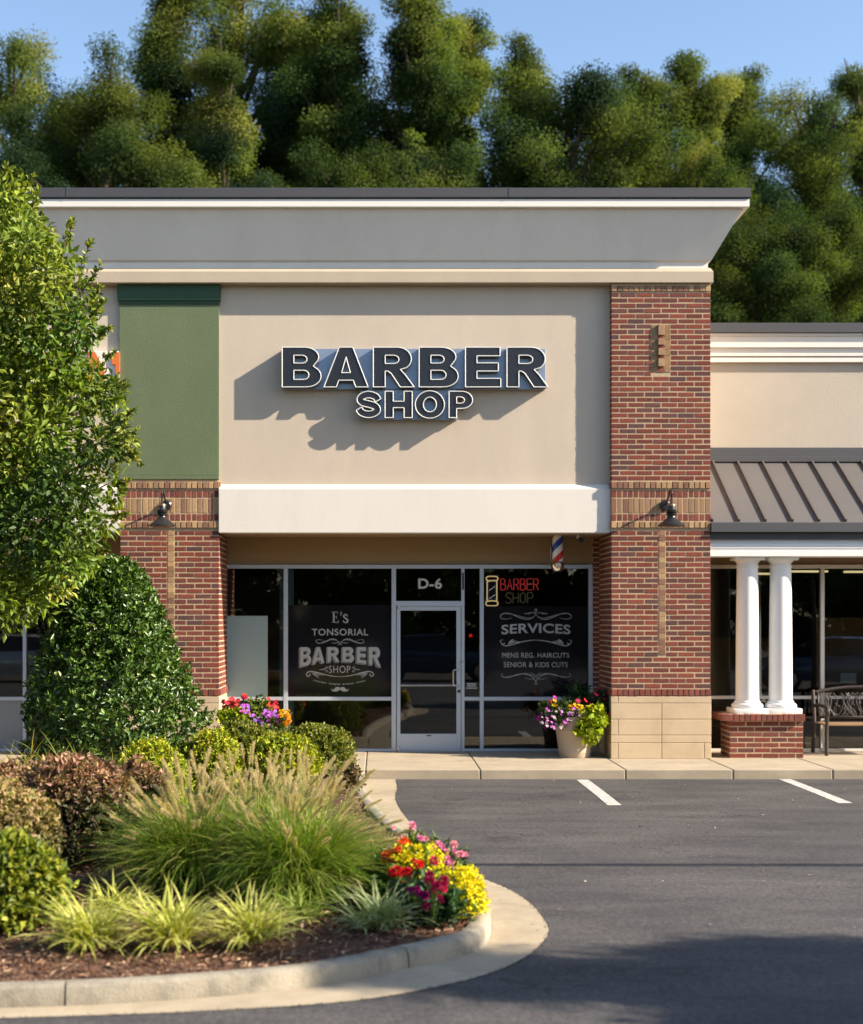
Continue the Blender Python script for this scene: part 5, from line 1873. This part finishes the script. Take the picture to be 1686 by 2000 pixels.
# planters
def pot(c, r0, r1, h, label):
    t = thing('planter_pot', label, 'planter', c, 'clay coloured planter pots')
    x_, y_, _ = c
    obj('pot_body', MB().lathe([(r0 * .96, .0), (r0, .012), (r0 * 1.03, .07), (r0 * 1.06, .085), (r0 * 1.045, .1), (r1 * .90, h * .64), (r1 * .925, h * .655), (r1 * .915, h * .67), (r1 * .955, h * .9), (r1 * 1.0, h * .915), (r1 * 1.02, h * .96), (r1, h), (r1 * .92, h), (r1 * .90, h - .05)], x_, y_, 48), M_POT, t, 'auto')
    obj('soil', MB().lathe([(r1 * .905, h - .05), (r1 * .905, h - .04)], x_, y_, 24), M_SOIL, t)
    return t


DPt = 19.16
xp = X(1128, 18.9)
pc = (xp, DPt, 0)
pot(pc, .21, .285, .56, 'clay coloured pot with flowers standing beside the tall brick pillar')
q2 = lambda a, b: (1030 + a / 9.367, 1310 + b / 9.367)
H_PET = [head_mesh((.62, .26, .60), .024, 'flat', mid=(.3, .05, .25)), head_mesh((.66, .50, .62), .024, 'flat', mid=(.4, .1, .3)), head_mesh((.50, .10, .48), .024, 'flat'), head_mesh((.70, .62, .64), .024, 'flat', mid=(.5, .3, .1))]
H_DMG = [head_mesh((.42, .02, .28), .026, 'flat')]
H_RDP = [head_mesh((.60, .02, .03), .028, 'flat'), head_mesh((.45, .02, .07), .028, 'flat')]
H_YEP = [head_mesh((.75, .45, .01), .024, 'flat'), head_mesh((.72, .36, .01), .024, 'flat')]


def scatter2(n, box, D, s, fn=None):
    out = []
    while len(out) < n:
        a, b = rng.uniform(box[0], box[2]), rng.uniform(box[1], box[3])
        if fn and not fn(a, b): continue
        out.append((W(*q2(a, b), D + rng.uniform(-.06, .06)), s))
    return out


zt_ = .56
pb = (xp, 19.0, zt_)
flower_plant('petunia_plant', 'pink and white petunias spilling over the left of the pillar pot', 'flower', (xp - .12, 19.05, zt_ - .04),
             scatter2(58, (250, 690, 1000, 1050), 18.86, .95, lambda a, b: ((a - 600) / 420) ** 2 + ((b - 840) / 220) ** 2 < 1 and not (a > 780 and b > 940)) +
             [(W(*q2(695, 940), 18.8), 1.5), (W(*q2(620, 1020), 18.8), 1.2), (W(*q2(500, 1050), 18.82), 1.3), (W(*q2(235, 940), 18.95), .9)], H_PET,
             [(blob('leaves', (X(q2(590, 0)[0], 18.95), 18.97, zt_ + .06), (.235, .14, .17), 1500, .035, .018, [(.045, .08, .02), (.06, .10, .025)], shell=.7, seed=51, shape='ball'), 'leaves')], stems=False)
flower_plant('magenta_petunia', 'deep magenta petunias at the far left of the pillar pot', 'flower', (xp - .2, 19.0, zt_ - .04),
             [(W(*q2(a, b), 18.95), s) for a, b, s in ((195, 890, 1.7), (210, 840, 1.3), (270, 790, 1.3), (395, 680, 1.5), (320, 1060, 1.4), (325, 1010, 1.1), (505, 490, 1.2), (300, 900, .9))], H_DMG,
             [(blob('leaves', (X(q2(330, 0)[0], 18.98), 18.99, zt_ + .08), (.11, .10, .14), 500, .035, .018, [(.045, .08, .02), (.06, .10, .025)], shell=.7, seed=52, shape='ball'), 'leaves')], stems=True)
flower_plant('yellow_petunia', 'yellow flowers in the middle of the pillar pot', 'flower', (xp, 19.05, zt_ - .04),
             [(W(*q2(a, b), 18.93), s) for a, b, s in ((760, 690, 1.4), (800, 640, 1.3), (830, 700, 1.3), (870, 620, 1.3), (905, 650, 1.6), (950, 630, 1.4), (1000, 640, 1.3), (1010, 690, 1.3), (880, 695, 1.5), (500, 540, 1.5), (480, 620, 1.3), (540, 640, 1.2), (770, 640, 1.1), (940, 690, 1.3))], H_YEP,
             [(blob('leaves', (xp - .02, 19.08, zt_ + .1), (.2, .13, .17), 900, .05, .03, [(.08, .12, .02), (.06, .09, .02)], shell=.7, seed=53, shape='ball'), 'leaves')], stems=True)
flower_plant('red_begonia', 'red flowers with dark leaves at the pillar side of the pot', 'flower', (xp + .15, 19.1, zt_ - .04),
             [(W(*q2(a, b), 18.98), s) for a, b, s in ((1110, 670, 1.3), (1170, 650, 1.6), (1200, 640, 1.3), (930, 550, 1.4), (1070, 540, 1.4), (1270, 430, 1.5), (1290, 650, 1.4), (1440, 860, 1.6), (1510, 810, 1.5), (1450, 890, 1.2), (410, 575, 1.2), (1160, 600, 1.1), (1420, 520, 1.0), (1430, 690, 1.0), (850, 745, 1.4))], H_RDP,
             [(blob('leaves', (X(q2(1270, 0)[0], 19.1), 19.12, zt_ + .12), (.18, .14, .22), 900, .06, .045, [(.03, .06, .018), (.045, .075, .02), (.07, .04, .03)], shell=.7, seed=54, shape='ball'), 'leaves')], stems=True)
cv = (X(q2(1200, 0)[0], 18.86), 18.86, Z(q2(0, 950)[1], 18.86))
t = thing('sweet_potato_vine', 'lime yellow sweet potato vine hanging over the pot rim', 'plant', (cv[0], cv[1], cv[2]))
obj('leaves', blob('leaves', (cv[0] + .01, cv[1] + .02, cv[2] + .04), (.15, .11, .20), 640, .098, .066, [(.30, .37, .010), (.38, .41, .014), (.22, .31, .012)], shell=.55, up=-.7, seed=55, shape='ball', zmin=.1, amp=.5, lumps=14, spread=.8), M_LEAF, t)
t = thing('upright_fern', 'dark green upright fern like plant at the back of the pillar pot', 'plant', (xp + .02, 19.2, zt_))
me_, _ = blades('fronds', (xp + .02, 19.16, zt_ - .02), 26, .46, .03, [(.025, .06, .02), (.04, .08, .02), (.16, .21, .03)], curve=1.4, tilt=(.1, .8), base_r=.05)
obj('fronds', me_, M_GRASS, t)
obj('leaves', blob('leaves', (xp + .03, 19.18, zt_ + .2), (.2, .12, .24), 700, .08, .026, [(.03, .07, .02), (.02, .05, .015), (.10, .16, .02)], w=[.45, .4, .15], shell=.8, seed=56, shape='ball'), M_LEAF, t)

# left planter, seen above the boxwood
DP2 = 18.45
xq = X(497, DP2)
pot((xq, DP2, 0), .24, .31, Z(1424, DP2 - .25), 'clay coloured pot with flowers behind the boxwood at the short pillar')
zp = Z(1424, DP2 - .25)
q3 = lambda a, b: (420 + a / 6.021, 1330 + b / 6.021)


def scat3(n, boxes, D, s):
    out = []
    for i in range(n):
        bx = boxes[i % len(boxes)]
        out.append((W(*q3(rng.uniform(bx[0], bx[2]), rng.uniform(bx[1], bx[3])), D + rng.uniform(-.08, .08)), s))
    return out


H_PR3 = [head_mesh((.42, .12, .56), .028, 'flat', mid=(.2, .03, .3)), head_mesh((.52, .08, .42), .028, 'flat'), head_mesh((.36, .12, .55), .028, 'flat')]
flower_plant('purple_petunia', 'purple and pink petunias spilling from the pot behind the boxwood', 'flower', (xq + .1, DP2 - .12, zp - .03),
             scat3(62, [(430, 360, 760, 560), (560, 350, 750, 450), (420, 460, 640, 590), (270, 280, 400, 380)], DP2 - .27, .95), H_PR3,
             [(blob('leaves', (X(q3(590, 0)[0], DP2 - .2), DP2 - .18, zp + .02), (.24, .14, .16), 1300, .035, .02, FGRN, shell=.7, seed=61, shape='ball'), 'leaves')], stems=False)
H_CO = [head_mesh((.46, .03, .03), .036, 'flat'), head_mesh((.55, .05, .03), .036, 'flat'), head_mesh((.5, .03, .06), .036, 'flat')]
flower_plant('red_coleus', 'red and orange leaved coleus at the back of the pot behind the boxwood', 'flower', (xq - .15, DP2 + .05, zp - .03),
             scat3(46, [(100, 160, 290, 350), (90, 230, 260, 340), (630, 200, 740, 340), (330, 170, 380, 210)], DP2 - .02, 1.0), H_CO,
             [(blob('leaves', (X(q3(230, 0)[0], DP2), DP2 + .08, zp + .12), (.19, .14, .2), 800, .05, .03, [(.12, .14, .02), (.09, .06, .02), (.2, .18, .02)], shell=.7, seed=62, shape='ball'), 'leaves')], stems=True)
flower_plant('marigold_plant', 'golden yellow flowers at the window side of the pot behind the boxwood', 'flower', (xq + .25, DP2 - .1, zp - .03),
             scat3(20, [(770, 350, 870, 420), (810, 400, 885, 520)], DP2 - .2, 1.1), [head_mesh((.74, .46, .01), .026), head_mesh((.72, .30, .01), .026)],
             [(blob('leaves', (X(q3(800, 0)[0], DP2 - .15), DP2 - .12, zp + .02), (.09, .1, .14), 400, .04, .02, [(.14, .16, .02), (.2, .2, .03)], shell=.7, seed=63, shape='ball'), 'leaves')], stems=True)
t = thing('leafy_vine', 'yellow green leafy vine rising from the middle of the pot behind the boxwood', 'plant', (xq + .05, DP2, zp))
obj('leaves', blob('leaves', (X(q3(500, 0)[0], DP2), DP2 + .02, zp + .16), (.22, .16, .25), 1300, .05, .032, [(.12, .17, .02), (.18, .21, .025), (.07, .11, .02)], shell=.8, up=.4, seed=64, shape='ball', amp=.3), M_LEAF, t)
t = thing('lime_vine', 'lime green vine at the pillar side of the pot behind the boxwood', 'plant', (xq - .22, DP2 - .15, zp))
obj('leaves', blob('leaves', (X(q3(200, 0)[0], DP2 - .2), DP2 - .2, Z(q3(0, 440)[1], DP2 - .2)), (.19, .12, .11), 420, .08, .05, [(.24, .32, .01), (.3, .37, .012)], shell=.6, up=-.2, seed=65, shape='ball'), M_LEAF, t)

# ------------------------------------------------------------------ mulch chips and litter
n = 42000
px_ = np.concatenate([rng.uniform(-3.2, .8, 9000), rng.uniform(-8, .8, n - 9000)])
py_ = np.concatenate([rng.uniform(7.2, 10.5, 9000), rng.uniform(7.0, 17.4, n - 9000)])
ok = inside(px_, py_)
P = np.stack([px_[ok], py_[ok], -.023 + .018 * np.sin(px_[ok] * 3.1 + py_[ok] * 1.7) * np.cos(py_[ok] * 2.3) + rng.uniform(0, .016, ok.sum())], 1)
Dr = rng.normal(size=(len(P), 3)); Dr[:, 2] *= .25
tag(obj('mulch_chips', leaves('mulch_chips', P, unit(Dr), rng.uniform(.02, .075, len(P)), rng.uniform(.006, .018, len(P)), pick([(.20, .10, .06), (.11, .06, .04), (.30, .18, .11), (.38, .26, .17), (.07, .04, .03)], len(P)), .3, .05, np.array([0, 0, 2.])), M_CHIP), kind='stuff')
n = 150
P = np.stack([rng.uniform(.8, 6.5, n), rng.uniform(8, 17.4, n), np.full(n, GZ + .006)], 1)
Dr = rng.normal(size=(n, 3)); Dr[:, 2] *= .05
tag(obj('leaf_litter', leaves('leaf_litter', P, unit(Dr), .028, .015, pick([(.3, .2, .12), (.25, .12, .05), (.4, .33, .25)], n), .2, .0, np.array([0, 0, 3.])), M_CHIP), kind='stuff')

# ------------------------------------------------------------------ bench
bx0, bx1 = X(1593, 19.55), X(1593, 19.55) + 1.32
BE = thing('park_bench', 'dark bronze bench with scrollwork back against the right shop window', 'bench', ((bx0 + bx1) / 2, 19.5, 0))
bf, bk = 19.28, 19.72
zst = .43
for side, xx in ((0, bx0 + .035), (1, bx1 - .035)):
    obj('leg', MB().tube(spline([(xx + .045, bf + .03, .0), (xx + .045, bf + .03, .3), (xx + .045, bf, .55), (xx + .045, bf - .01, .62)], 16), .026, 8), M_BRONZE, BE, True)
    obj('leg', MB().tube(spline([(xx, bk + .06, .0), (xx, bk, .3), (xx, bk + .0, .5), (xx, bk + .06, .88)], 16), .028, 8), M_BRONZE, BE, True)
    obj('arm', MB().tube(spline([(xx, bk + .02, .66), (xx + .02, bk - .15, .68), (xx + .045, bf + .05, .66), (xx + .045, bf - .03, .62), (xx + .045, bf - .02, .56), (xx + .045, bf + .03, .57)], 30), .024, 8), M_BRONZE, BE, True)
st = MB()
for i in range(5):
    y_ = bf + .0 + i * .088
    st.box(bx0 + .06, bx1 - .06, y_, y_ + .07, zst - .02, zst + .006, b=.006)
obj('seat', st, M_WOOD, BE)
fr = MB()
ytop = lambda u: .84 + .085 * math.sin(math.pi * u)
yb_ = lambda z: bk + (z - .45) * .14
rail = [(bx0 + .03 + (bx1 - bx0 - .06) * u, yb_(ytop(u)), ytop(u)) for u in np.linspace(0, 1, 24)]
fr.tube(rail, .026, 8)
fr.tube([(bx0 + .03, yb_(.50), .50), (bx1 - .03, yb_(.50), .50)], .020, 8)
fr.tube([(bx0 + .105, yb_(.50), .50), (bx0 + .105, yb_(.86), .86)], .014, 8)
bk_o = obj('backrest', fr, M_BRONZE, BE, True)
sc = MB()
r2 = random.Random(5)
for i in range(30):
    u = r2.uniform(.05, .95)
    s0 = r2.choice([-1, 1])
    cx_ = bx0 + .1 + (bx1 - bx0 - .2) * u
    pts = []
    zz, xx = .50, cx_
    for k in range(5):
        pts.append((min(max(xx, bx0 + .1), bx1 - .05), yb_(zz), min(zz, ytop((xx - bx0) / (bx1 - bx0)) - .01)))
        zz += .085
        xx += s0 * r2.uniform(.02, .09) * (1 if k < 2 else -1.1 if k > 2 else .2)
    sc.tube(spline(pts, 16), .0075, 5)
for i in range(16):
    cx_, cz_ = r2.uniform(bx0 + .16, bx1 - .16), r2.uniform(.57, .78)
    a0 = r2.uniform(0, 6.28)
    sc.tube([(cx_ + .05 * math.cos(a0 + k * .45) * (1 - k * .02), yb_(cz_), cz_ + .075 * math.sin(a0 + k * .45) * (1 - k * .02)) for k in range(11)], .0075, 5)
obj('scrollwork', sc, M_BRONZE, bk_o, True)

# ------------------------------------------------------------------ trees
FP = [(.085, .118, .028), (.046, .074, .024), (.128, .155, .034), (.175, .182, .044), (.022, .042, .022)]


def make_tree(kind, seed, h, cr, z0, n=190000, leaf=.066, th=1.0, jit=.30):
    """natural crown: limbs carry side boughs, every bough carries sprays whose leaf density fades out softly"""
    r0 = np.random.default_rng(seed)
    tb_ = MB()
    trunk = [(0, 0, -.2), (.05, 0, h * .2), (-.10 * cr * .3, .05, h * .45), (.06 * cr, 0, h * .7), (0, 0, h * .95)]
    tp = spline(trunk, 40)
    tb_.tube(tp, np.linspace(.30, .03, len(tp)) * th, 9)
    Pc, Rc, Cc = [], [], []
    nb = {'spire': 46, 'round': 40, 'loose': 34}[kind]
    for i in range(nb):
        t = (i + r0.random()) / nb
        z = z0 + (h * .97 - z0) * t
        if kind == 'round':
            env = math.sqrt(max(.05, 1 - (2 * t - .8) ** 2 / 1.5))
        elif kind == 'spire':
            env = (1 - t) ** .65 * .95 + .10
        else:
            env = (.62 + .38 * math.sin(t * 9 + seed * 2)) * min(1, (1 - t) * 2.4 + .2)
        a = i * 2.4 + r0.normal(0, .5)
        ln_ = cr * env * r0.uniform(.55, 1.12)
        k = int(np.clip((z + .5) / h * len(tp) * .9, 0, len(tp) - 1))
        p0 = np.array(tp[k])
        tip = np.array([p0[0] + ln_ * math.cos(a), p0[1] + ln_ * math.sin(a), z + r0.uniform(-.1, .35) * ln_])
        tb_.tube([tuple(p0), tuple((p0 + tip) / 2 + np.array([0, 0, .12 * ln_])), tuple(tip)], [.07 * th, .045 * th, .012], 6)
        tint = np.array(FP[r0.choice(5, p=[.28, .26, .2, .12, .14])]) * (1 + r0.normal(0, jit * .6))
        m = max(3, int(4 + ln_ * 3.0))
        for j_ in range(m):
            s_ = r0.uniform(.3, 1.05)
            c = p0 + (tip - p0) * s_ + r0.normal(0, .16, 3) * (.5 + ln_ * .35)
            Pc.append(c)
            Rc.append(r0.uniform(.22, .5) * (.45 + cr * .26))
            Cc.append(tint * (1 + r0.normal(0, jit)))
    Pc, Rc, Cc = np.array(Pc), np.array(Rc), np.clip(np.array(Cc), .008, .5)
    w_ = Rc ** 2
    idx = rng.choice(len(Pc), n, p=w_ / w_.sum())
    g = rng.normal(size=(n, 3))
    gl = np.linalg.norm(g, axis=1, keepdims=True)
    g = np.where(gl > 2.1, g / gl * 2.1 * rng.uniform(.1, .95, gl.shape), g) * np.array([.60, .60, .44])
    P = Pc[idx] + g * Rc[idx][:, None]
    u = unit(g + np.array([0, 0, .25]))
    D_ = unit(u * .6 + rng.normal(0, .6, (n, 3)) + np.array([0, 0, -.2]))
    C = Cc[idx] * (1 + rng.normal(0, .05, (n, 1)))
    return leaves('crown', P, D_, leaf * rng.uniform(.7, 1.3, n), leaf * .62, np.clip(C, .004, 1), .15, .15, u * 1.3 + np.array([.25, -.25, .5]), rnd=.45), tb_


def place_tree(me_, tb_, loc, rz, s, name, label, group):
    t = thing(name, label, 'tree', loc, group)
    for nm, m2, mt in (('crown', me_, M_FAR), ('trunk', tb_, M_BARK)):
        if not m2.materials: m2.materials.append(mt)
        o = bpy.data.objects.new(nm, m2)
        COL.objects.link(o)
        o.parent = t
    t.rotation_euler.z = rz
    t.scale = (s, s, s)
    return t


TM = {}
for k, (kind, seed, h, cr, z0) in {'a': ('round', 1, 16.5, 2.9, 6), 'b': ('loose', 2, 17.5, 3.1, 6), 'c': ('spire', 3, 16.5, 2.1, 6), 'd': ('round', 4, 14.5, 3.0, 5), 'e': ('loose', 9, 16.0, 2.1, 6)}.items():
    cmesh, tbm = make_tree(kind, seed, h, cr, z0)
    tmesh = tbm.mesh('trunk')
    TM[k] = (cmesh, tmesh, h)
bgt = [  # px of crown centre, py of top, distance, model, label
    (15, 42, 56, 'a', 'pale green tree at the far left behind the near shade tree'),
    (205, 95, 52, 'a', 'dark round tree behind the left end of the roof, below a sky gap'),
    (330, -110, 57, 'b', 'tall dark tree reaching above the picture over the green panel'),
    (468, -70, 58, 'a', 'tall olive tree closing the gap left of the narrow sky gap'),
    (430, 40, 50, 'b', 'tall olive tree over the roof just right of the green panel'),
    (600, -30, 56, 'e', 'light green tree right of a narrow sky gap above the letter B of the sign'),
    (672, -60, 54, 'c', 'slim light green tree left of the middle sky gap'),
    (560, 170, 62, 'd', 'darker tree standing farther back above the first letters of the sign'),
    (805, -90, 53, 'c', 'bright green narrow tree reaching the top of the picture right of the middle sky gap'),
    (895, -20, 58, 'e', 'loose pale green tree beside the bright narrow one'),
    (1030, 40, 52, 'c', 'tree with a pointed top over the last letters of the sign'),
    (1105, 110, 50, 'd', 'broad olive tree just above the roof over the barber pole'),
    (1215, 130, 54, 'd', 'broad olive tree above the tall brick pillar'),
    (1262, 88, 58, 'c', 'small pointed tree top above the tall brick pillar'),
    (1360, 72, 55, 'e', 'light green tree with a rounded top above the cornice end'),
    (1438, 92, 59, 'c', 'slim light green tree left of the wide sky gap'),
    (1420, 300, 49, 'd', 'dark low tree behind the cornice corner'),
    (1580, 150, 53, 'a', 'dark tree right of the wide sky gap above the neighbour roof'),
    (1675, 70, 56, 'b', 'tall dark tree at the far right edge behind the neighbour roof'),
    (1495, 400, 45, 'd', 'low bushy tree directly behind the neighbour roof next to the pillar'),
    (1620, 370, 46, 'd', 'low leafy tree behind the neighbour roof above the paired columns'),
    (760, 240, 64, 'a', 'dark tree deep in the row behind the middle of the roof'),
    (110, 215, 63, 'd', 'dark green tree deep in the row beside the near shade tree'),
    (480, 235, 60, 'a', 'dark tree deep in the row below the narrow sky gap'),
    (690, 260, 49, 'd', 'dense lower tree just above the roof over the letter A of the sign'),
    (860, 270, 48, 'd', 'dense lower tree just above the roof over the middle of the sign'),
    (1320, 260, 50, 'a', 'dense olive tree just above the right end of the roof'),
    (1790, 120, 57, 'b', 'tree mostly outside the right edge of the picture'),
]
for i, (px, py, D, k, label) in enumerate(bgt):
    ht = Z(py, D) + .12
    D = D * 1.0
    s = ht / TM[k][2]
    place_tree(TM[k][0], TM[k][1], (X(px, D), D, GZ), i * 1.7, s, 'background_tree', label, 'trees behind the shops')
# trees on the sunny side and across the lot: they cast the shadows on the asphalt and stand in the window reflections
cmesh, tbm = make_tree('loose', 21, 7.3, 1.15, 3.2, n=26000, leaf=.12, th=.3)
tm2 = tbm.mesh('trunk')
lot = [(10.8, 5.0, 1.0, 'slim lot tree right of the picture whose shadow falls across the kerb'), (13.6, 5.2, 1.02, 'slim lot tree whose shadow lies on the lower right asphalt'), (16.6, 5.0, 1.0, 'slim lot tree farthest right of the picture')]
for i, (a, b, s, label) in enumerate(lot):
    place_tree(cmesh, tm2, (a, b, GZ), i * 2.1, s, 'parking_lot_tree', label, 'trees in the parking lot')
cmesh, tbm = make_tree('round', 23, 11.0, 4.2, .6, n=50000, leaf=.22)
tm2 = tbm.mesh('trunk')
for i, (a, b, s, label) in enumerate(((-24, -20, 1.0, 'westernmost bushy tree reflected in the left window'), (-17, -24, 1.1, 'bushy tree behind the camera left of the car aisle'), (-10.5, -21, 1.0, 'bushy tree reflected in the large left window'),
                                      (-4, -24, 1.15, 'bushy tree reflected in the glass door'), (2, -21, .95, 'bushy tree reflected in the right shop window'), (8.5, -24, 1.1, 'bushy tree reflected beside the brick jamb'),
                                      (15, -21, 1.0, 'bushy tree reflected between the white columns'), (21.5, -24, 1.1, 'bushy tree reflected above the bench'), (28, -21, 1.0, 'easternmost bushy tree across the parking lot'))):
    place_tree(cmesh, tm2, (a, b, GZ), i * 1.3, s, 'parking_lot_tree', label, 'trees across the parking lot')

# overhead cable between two poles: its shadow is the thin line on the asphalt
UC = MB()
UC.tube([(-26 + i * 3.4, 8.35 - i * .022, 7.5 - .3 * math.sin(math.pi * i / 19)) for i in range(20)], .055, 8)
tag(obj('overhead_cable', UC, M_RUBBER), 'black overhead cable above the picture whose thin shadow crosses the asphalt', 'cable')
for xx, yy, label in ((-26, 8.4, 'wooden utility pole at the left end of the overhead cable'), (38.6, 7.9, 'wooden utility pole at the right end of the overhead cable')):
    po = MB().tube([(xx, yy, GZ - .1), (xx, yy, 8.1)], [.14, .10], 12)
    tag(obj('utility_pole', po, M_BARK, None, base=(xx, yy, GZ)), label, 'pole', 'utility poles')


# ------------------------------------------------------------------ cars behind the camera, seen in the window reflections
def car(loc, rz, label, paint):
    """sedan lofted from cross-sections along its length (x)"""
    t = thing('parked_car', label, 'car', loc, 'cars parked across the lot')
    body = MB()
    st_ = [(-2.2, .52, .78, .62), (-2.05, .40, .95, .80), (-1.2, .30, 1.0, .87), (0, .26, .98, .89), (1.0, .30, .96, .88), (1.8, .34, .86, .82), (2.15, .42, .72, .66)]
    v, f = [], []
    for (x_, zl_, zh_, hw) in st_:
        ring = [(-hw * .96, zl_), (hw * .96, zl_), (hw, zl_ + .12), (hw, zh_ - .14), (hw * .93, zh_), (-hw * .93, zh_), (-hw, zh_ - .14), (-hw, zl_ + .12)]
        v += [(x_, y_, z_2) for y_, z_2 in ring]
    for i in range(len(st_) - 1):
        for k in range(8):
            f.append((i * 8 + k, i * 8 + (k + 1) % 8, (i + 1) * 8 + (k + 1) % 8, (i + 1) * 8 + k))
    f += [tuple(range(8))[::-1], tuple(range((len(st_) - 1) * 8, len(st_) * 8))]
    body.add(v, f)
    cab = [(-1.75, .97, .76), (-1.05, 1.42, .62), (.25, 1.46, .62), (1.05, .97, .78)]
    gl = MB()
    v = [(x_, s_ * hw, z_2) for (x_, z_2, hw) in cab for s_ in (-1, 1)]
    gl.add(v, [(0, 1, 3, 2), (4, 5, 7, 6), (0, 2, 4, 6), (1, 7, 5, 3)])
    rf_ = MB().add([(-1.1, -.60, 1.43), (.3, -.60, 1.47), (.3, .60, 1.47), (-1.1, .60, 1.43), (-.9, -.45, 1.50), (.1, -.45, 1.52), (.1, .45, 1.52), (-.9, .45, 1.50)], [(0, 1, 5, 4), (1, 2, 6, 5), (2, 3, 7, 6), (3, 0, 4, 7), (4, 5, 6, 7), (3, 2, 1, 0)])
    off = Vector(loc)
    for nm, m2, mt in (('body', body, paint), ('window', gl, M_CARGLASS), ('roof', rf_, paint)):
        for i in range(len(m2.v)): m2.v[i] = tuple(Vector(m2.v[i]) + off)
        obj(nm, m2, mt, t, 'auto')
    for wx in (-1.38, 1.32):
        for wy in (-.80, .80):
            wm = MB().lathe([(.20, wy - .10), (.31, wy - .09), (.33, wy - .05), (.33, wy + .05), (.31, wy + .09), (.20, wy + .10)], wx, 0, 24, axis='y', cz=.33)
            for i in range(len(wm.v)): wm.v[i] = tuple(Vector(wm.v[i]) + off)
            wh = obj('wheel', wm, M_RUBBER, t, 'auto')
            rm_ = MB().lathe([(.05, wy - .115), (.19, wy - .108), (.19, wy + .108), (.05, wy + .115)], wx, 0, 16, axis='y', cz=.33)
            for i in range(len(rm_.v)): rm_.v[i] = tuple(Vector(rm_.v[i]) + off)
            obj('rim', rm_, M_STEEL, wh, 'auto')
    for hy in (-.62, .62):
        hm = MB().box(2.0, 2.14, hy - .14, hy + .14, .60, .72, b=.02)
        for i in range(len(hm.v)): hm.v[i] = tuple(Vector(hm.v[i]) + off)
        obj('headlight', hm, M_PANELW, t)
    t.rotation_euler.z = rz


M_CARW = mat('car_paint_silver', (.5, .5, .5), .25, coat=1.0, metal=.3)
M_CARD = mat('car_paint_navy', (.02, .035, .075), .25, coat=1.0)
car((12.6, .5, GZ), math.pi, 'blue car reflected in the right shop window above the bench', M_CAR)
car((1.9, -5.5, GZ), 0.0, 'navy car reflected low in the glass door', M_CARD)
car((-11.8, -5.0, GZ), math.pi, 'silver car reflected in the left neighbour window', M_CARW)
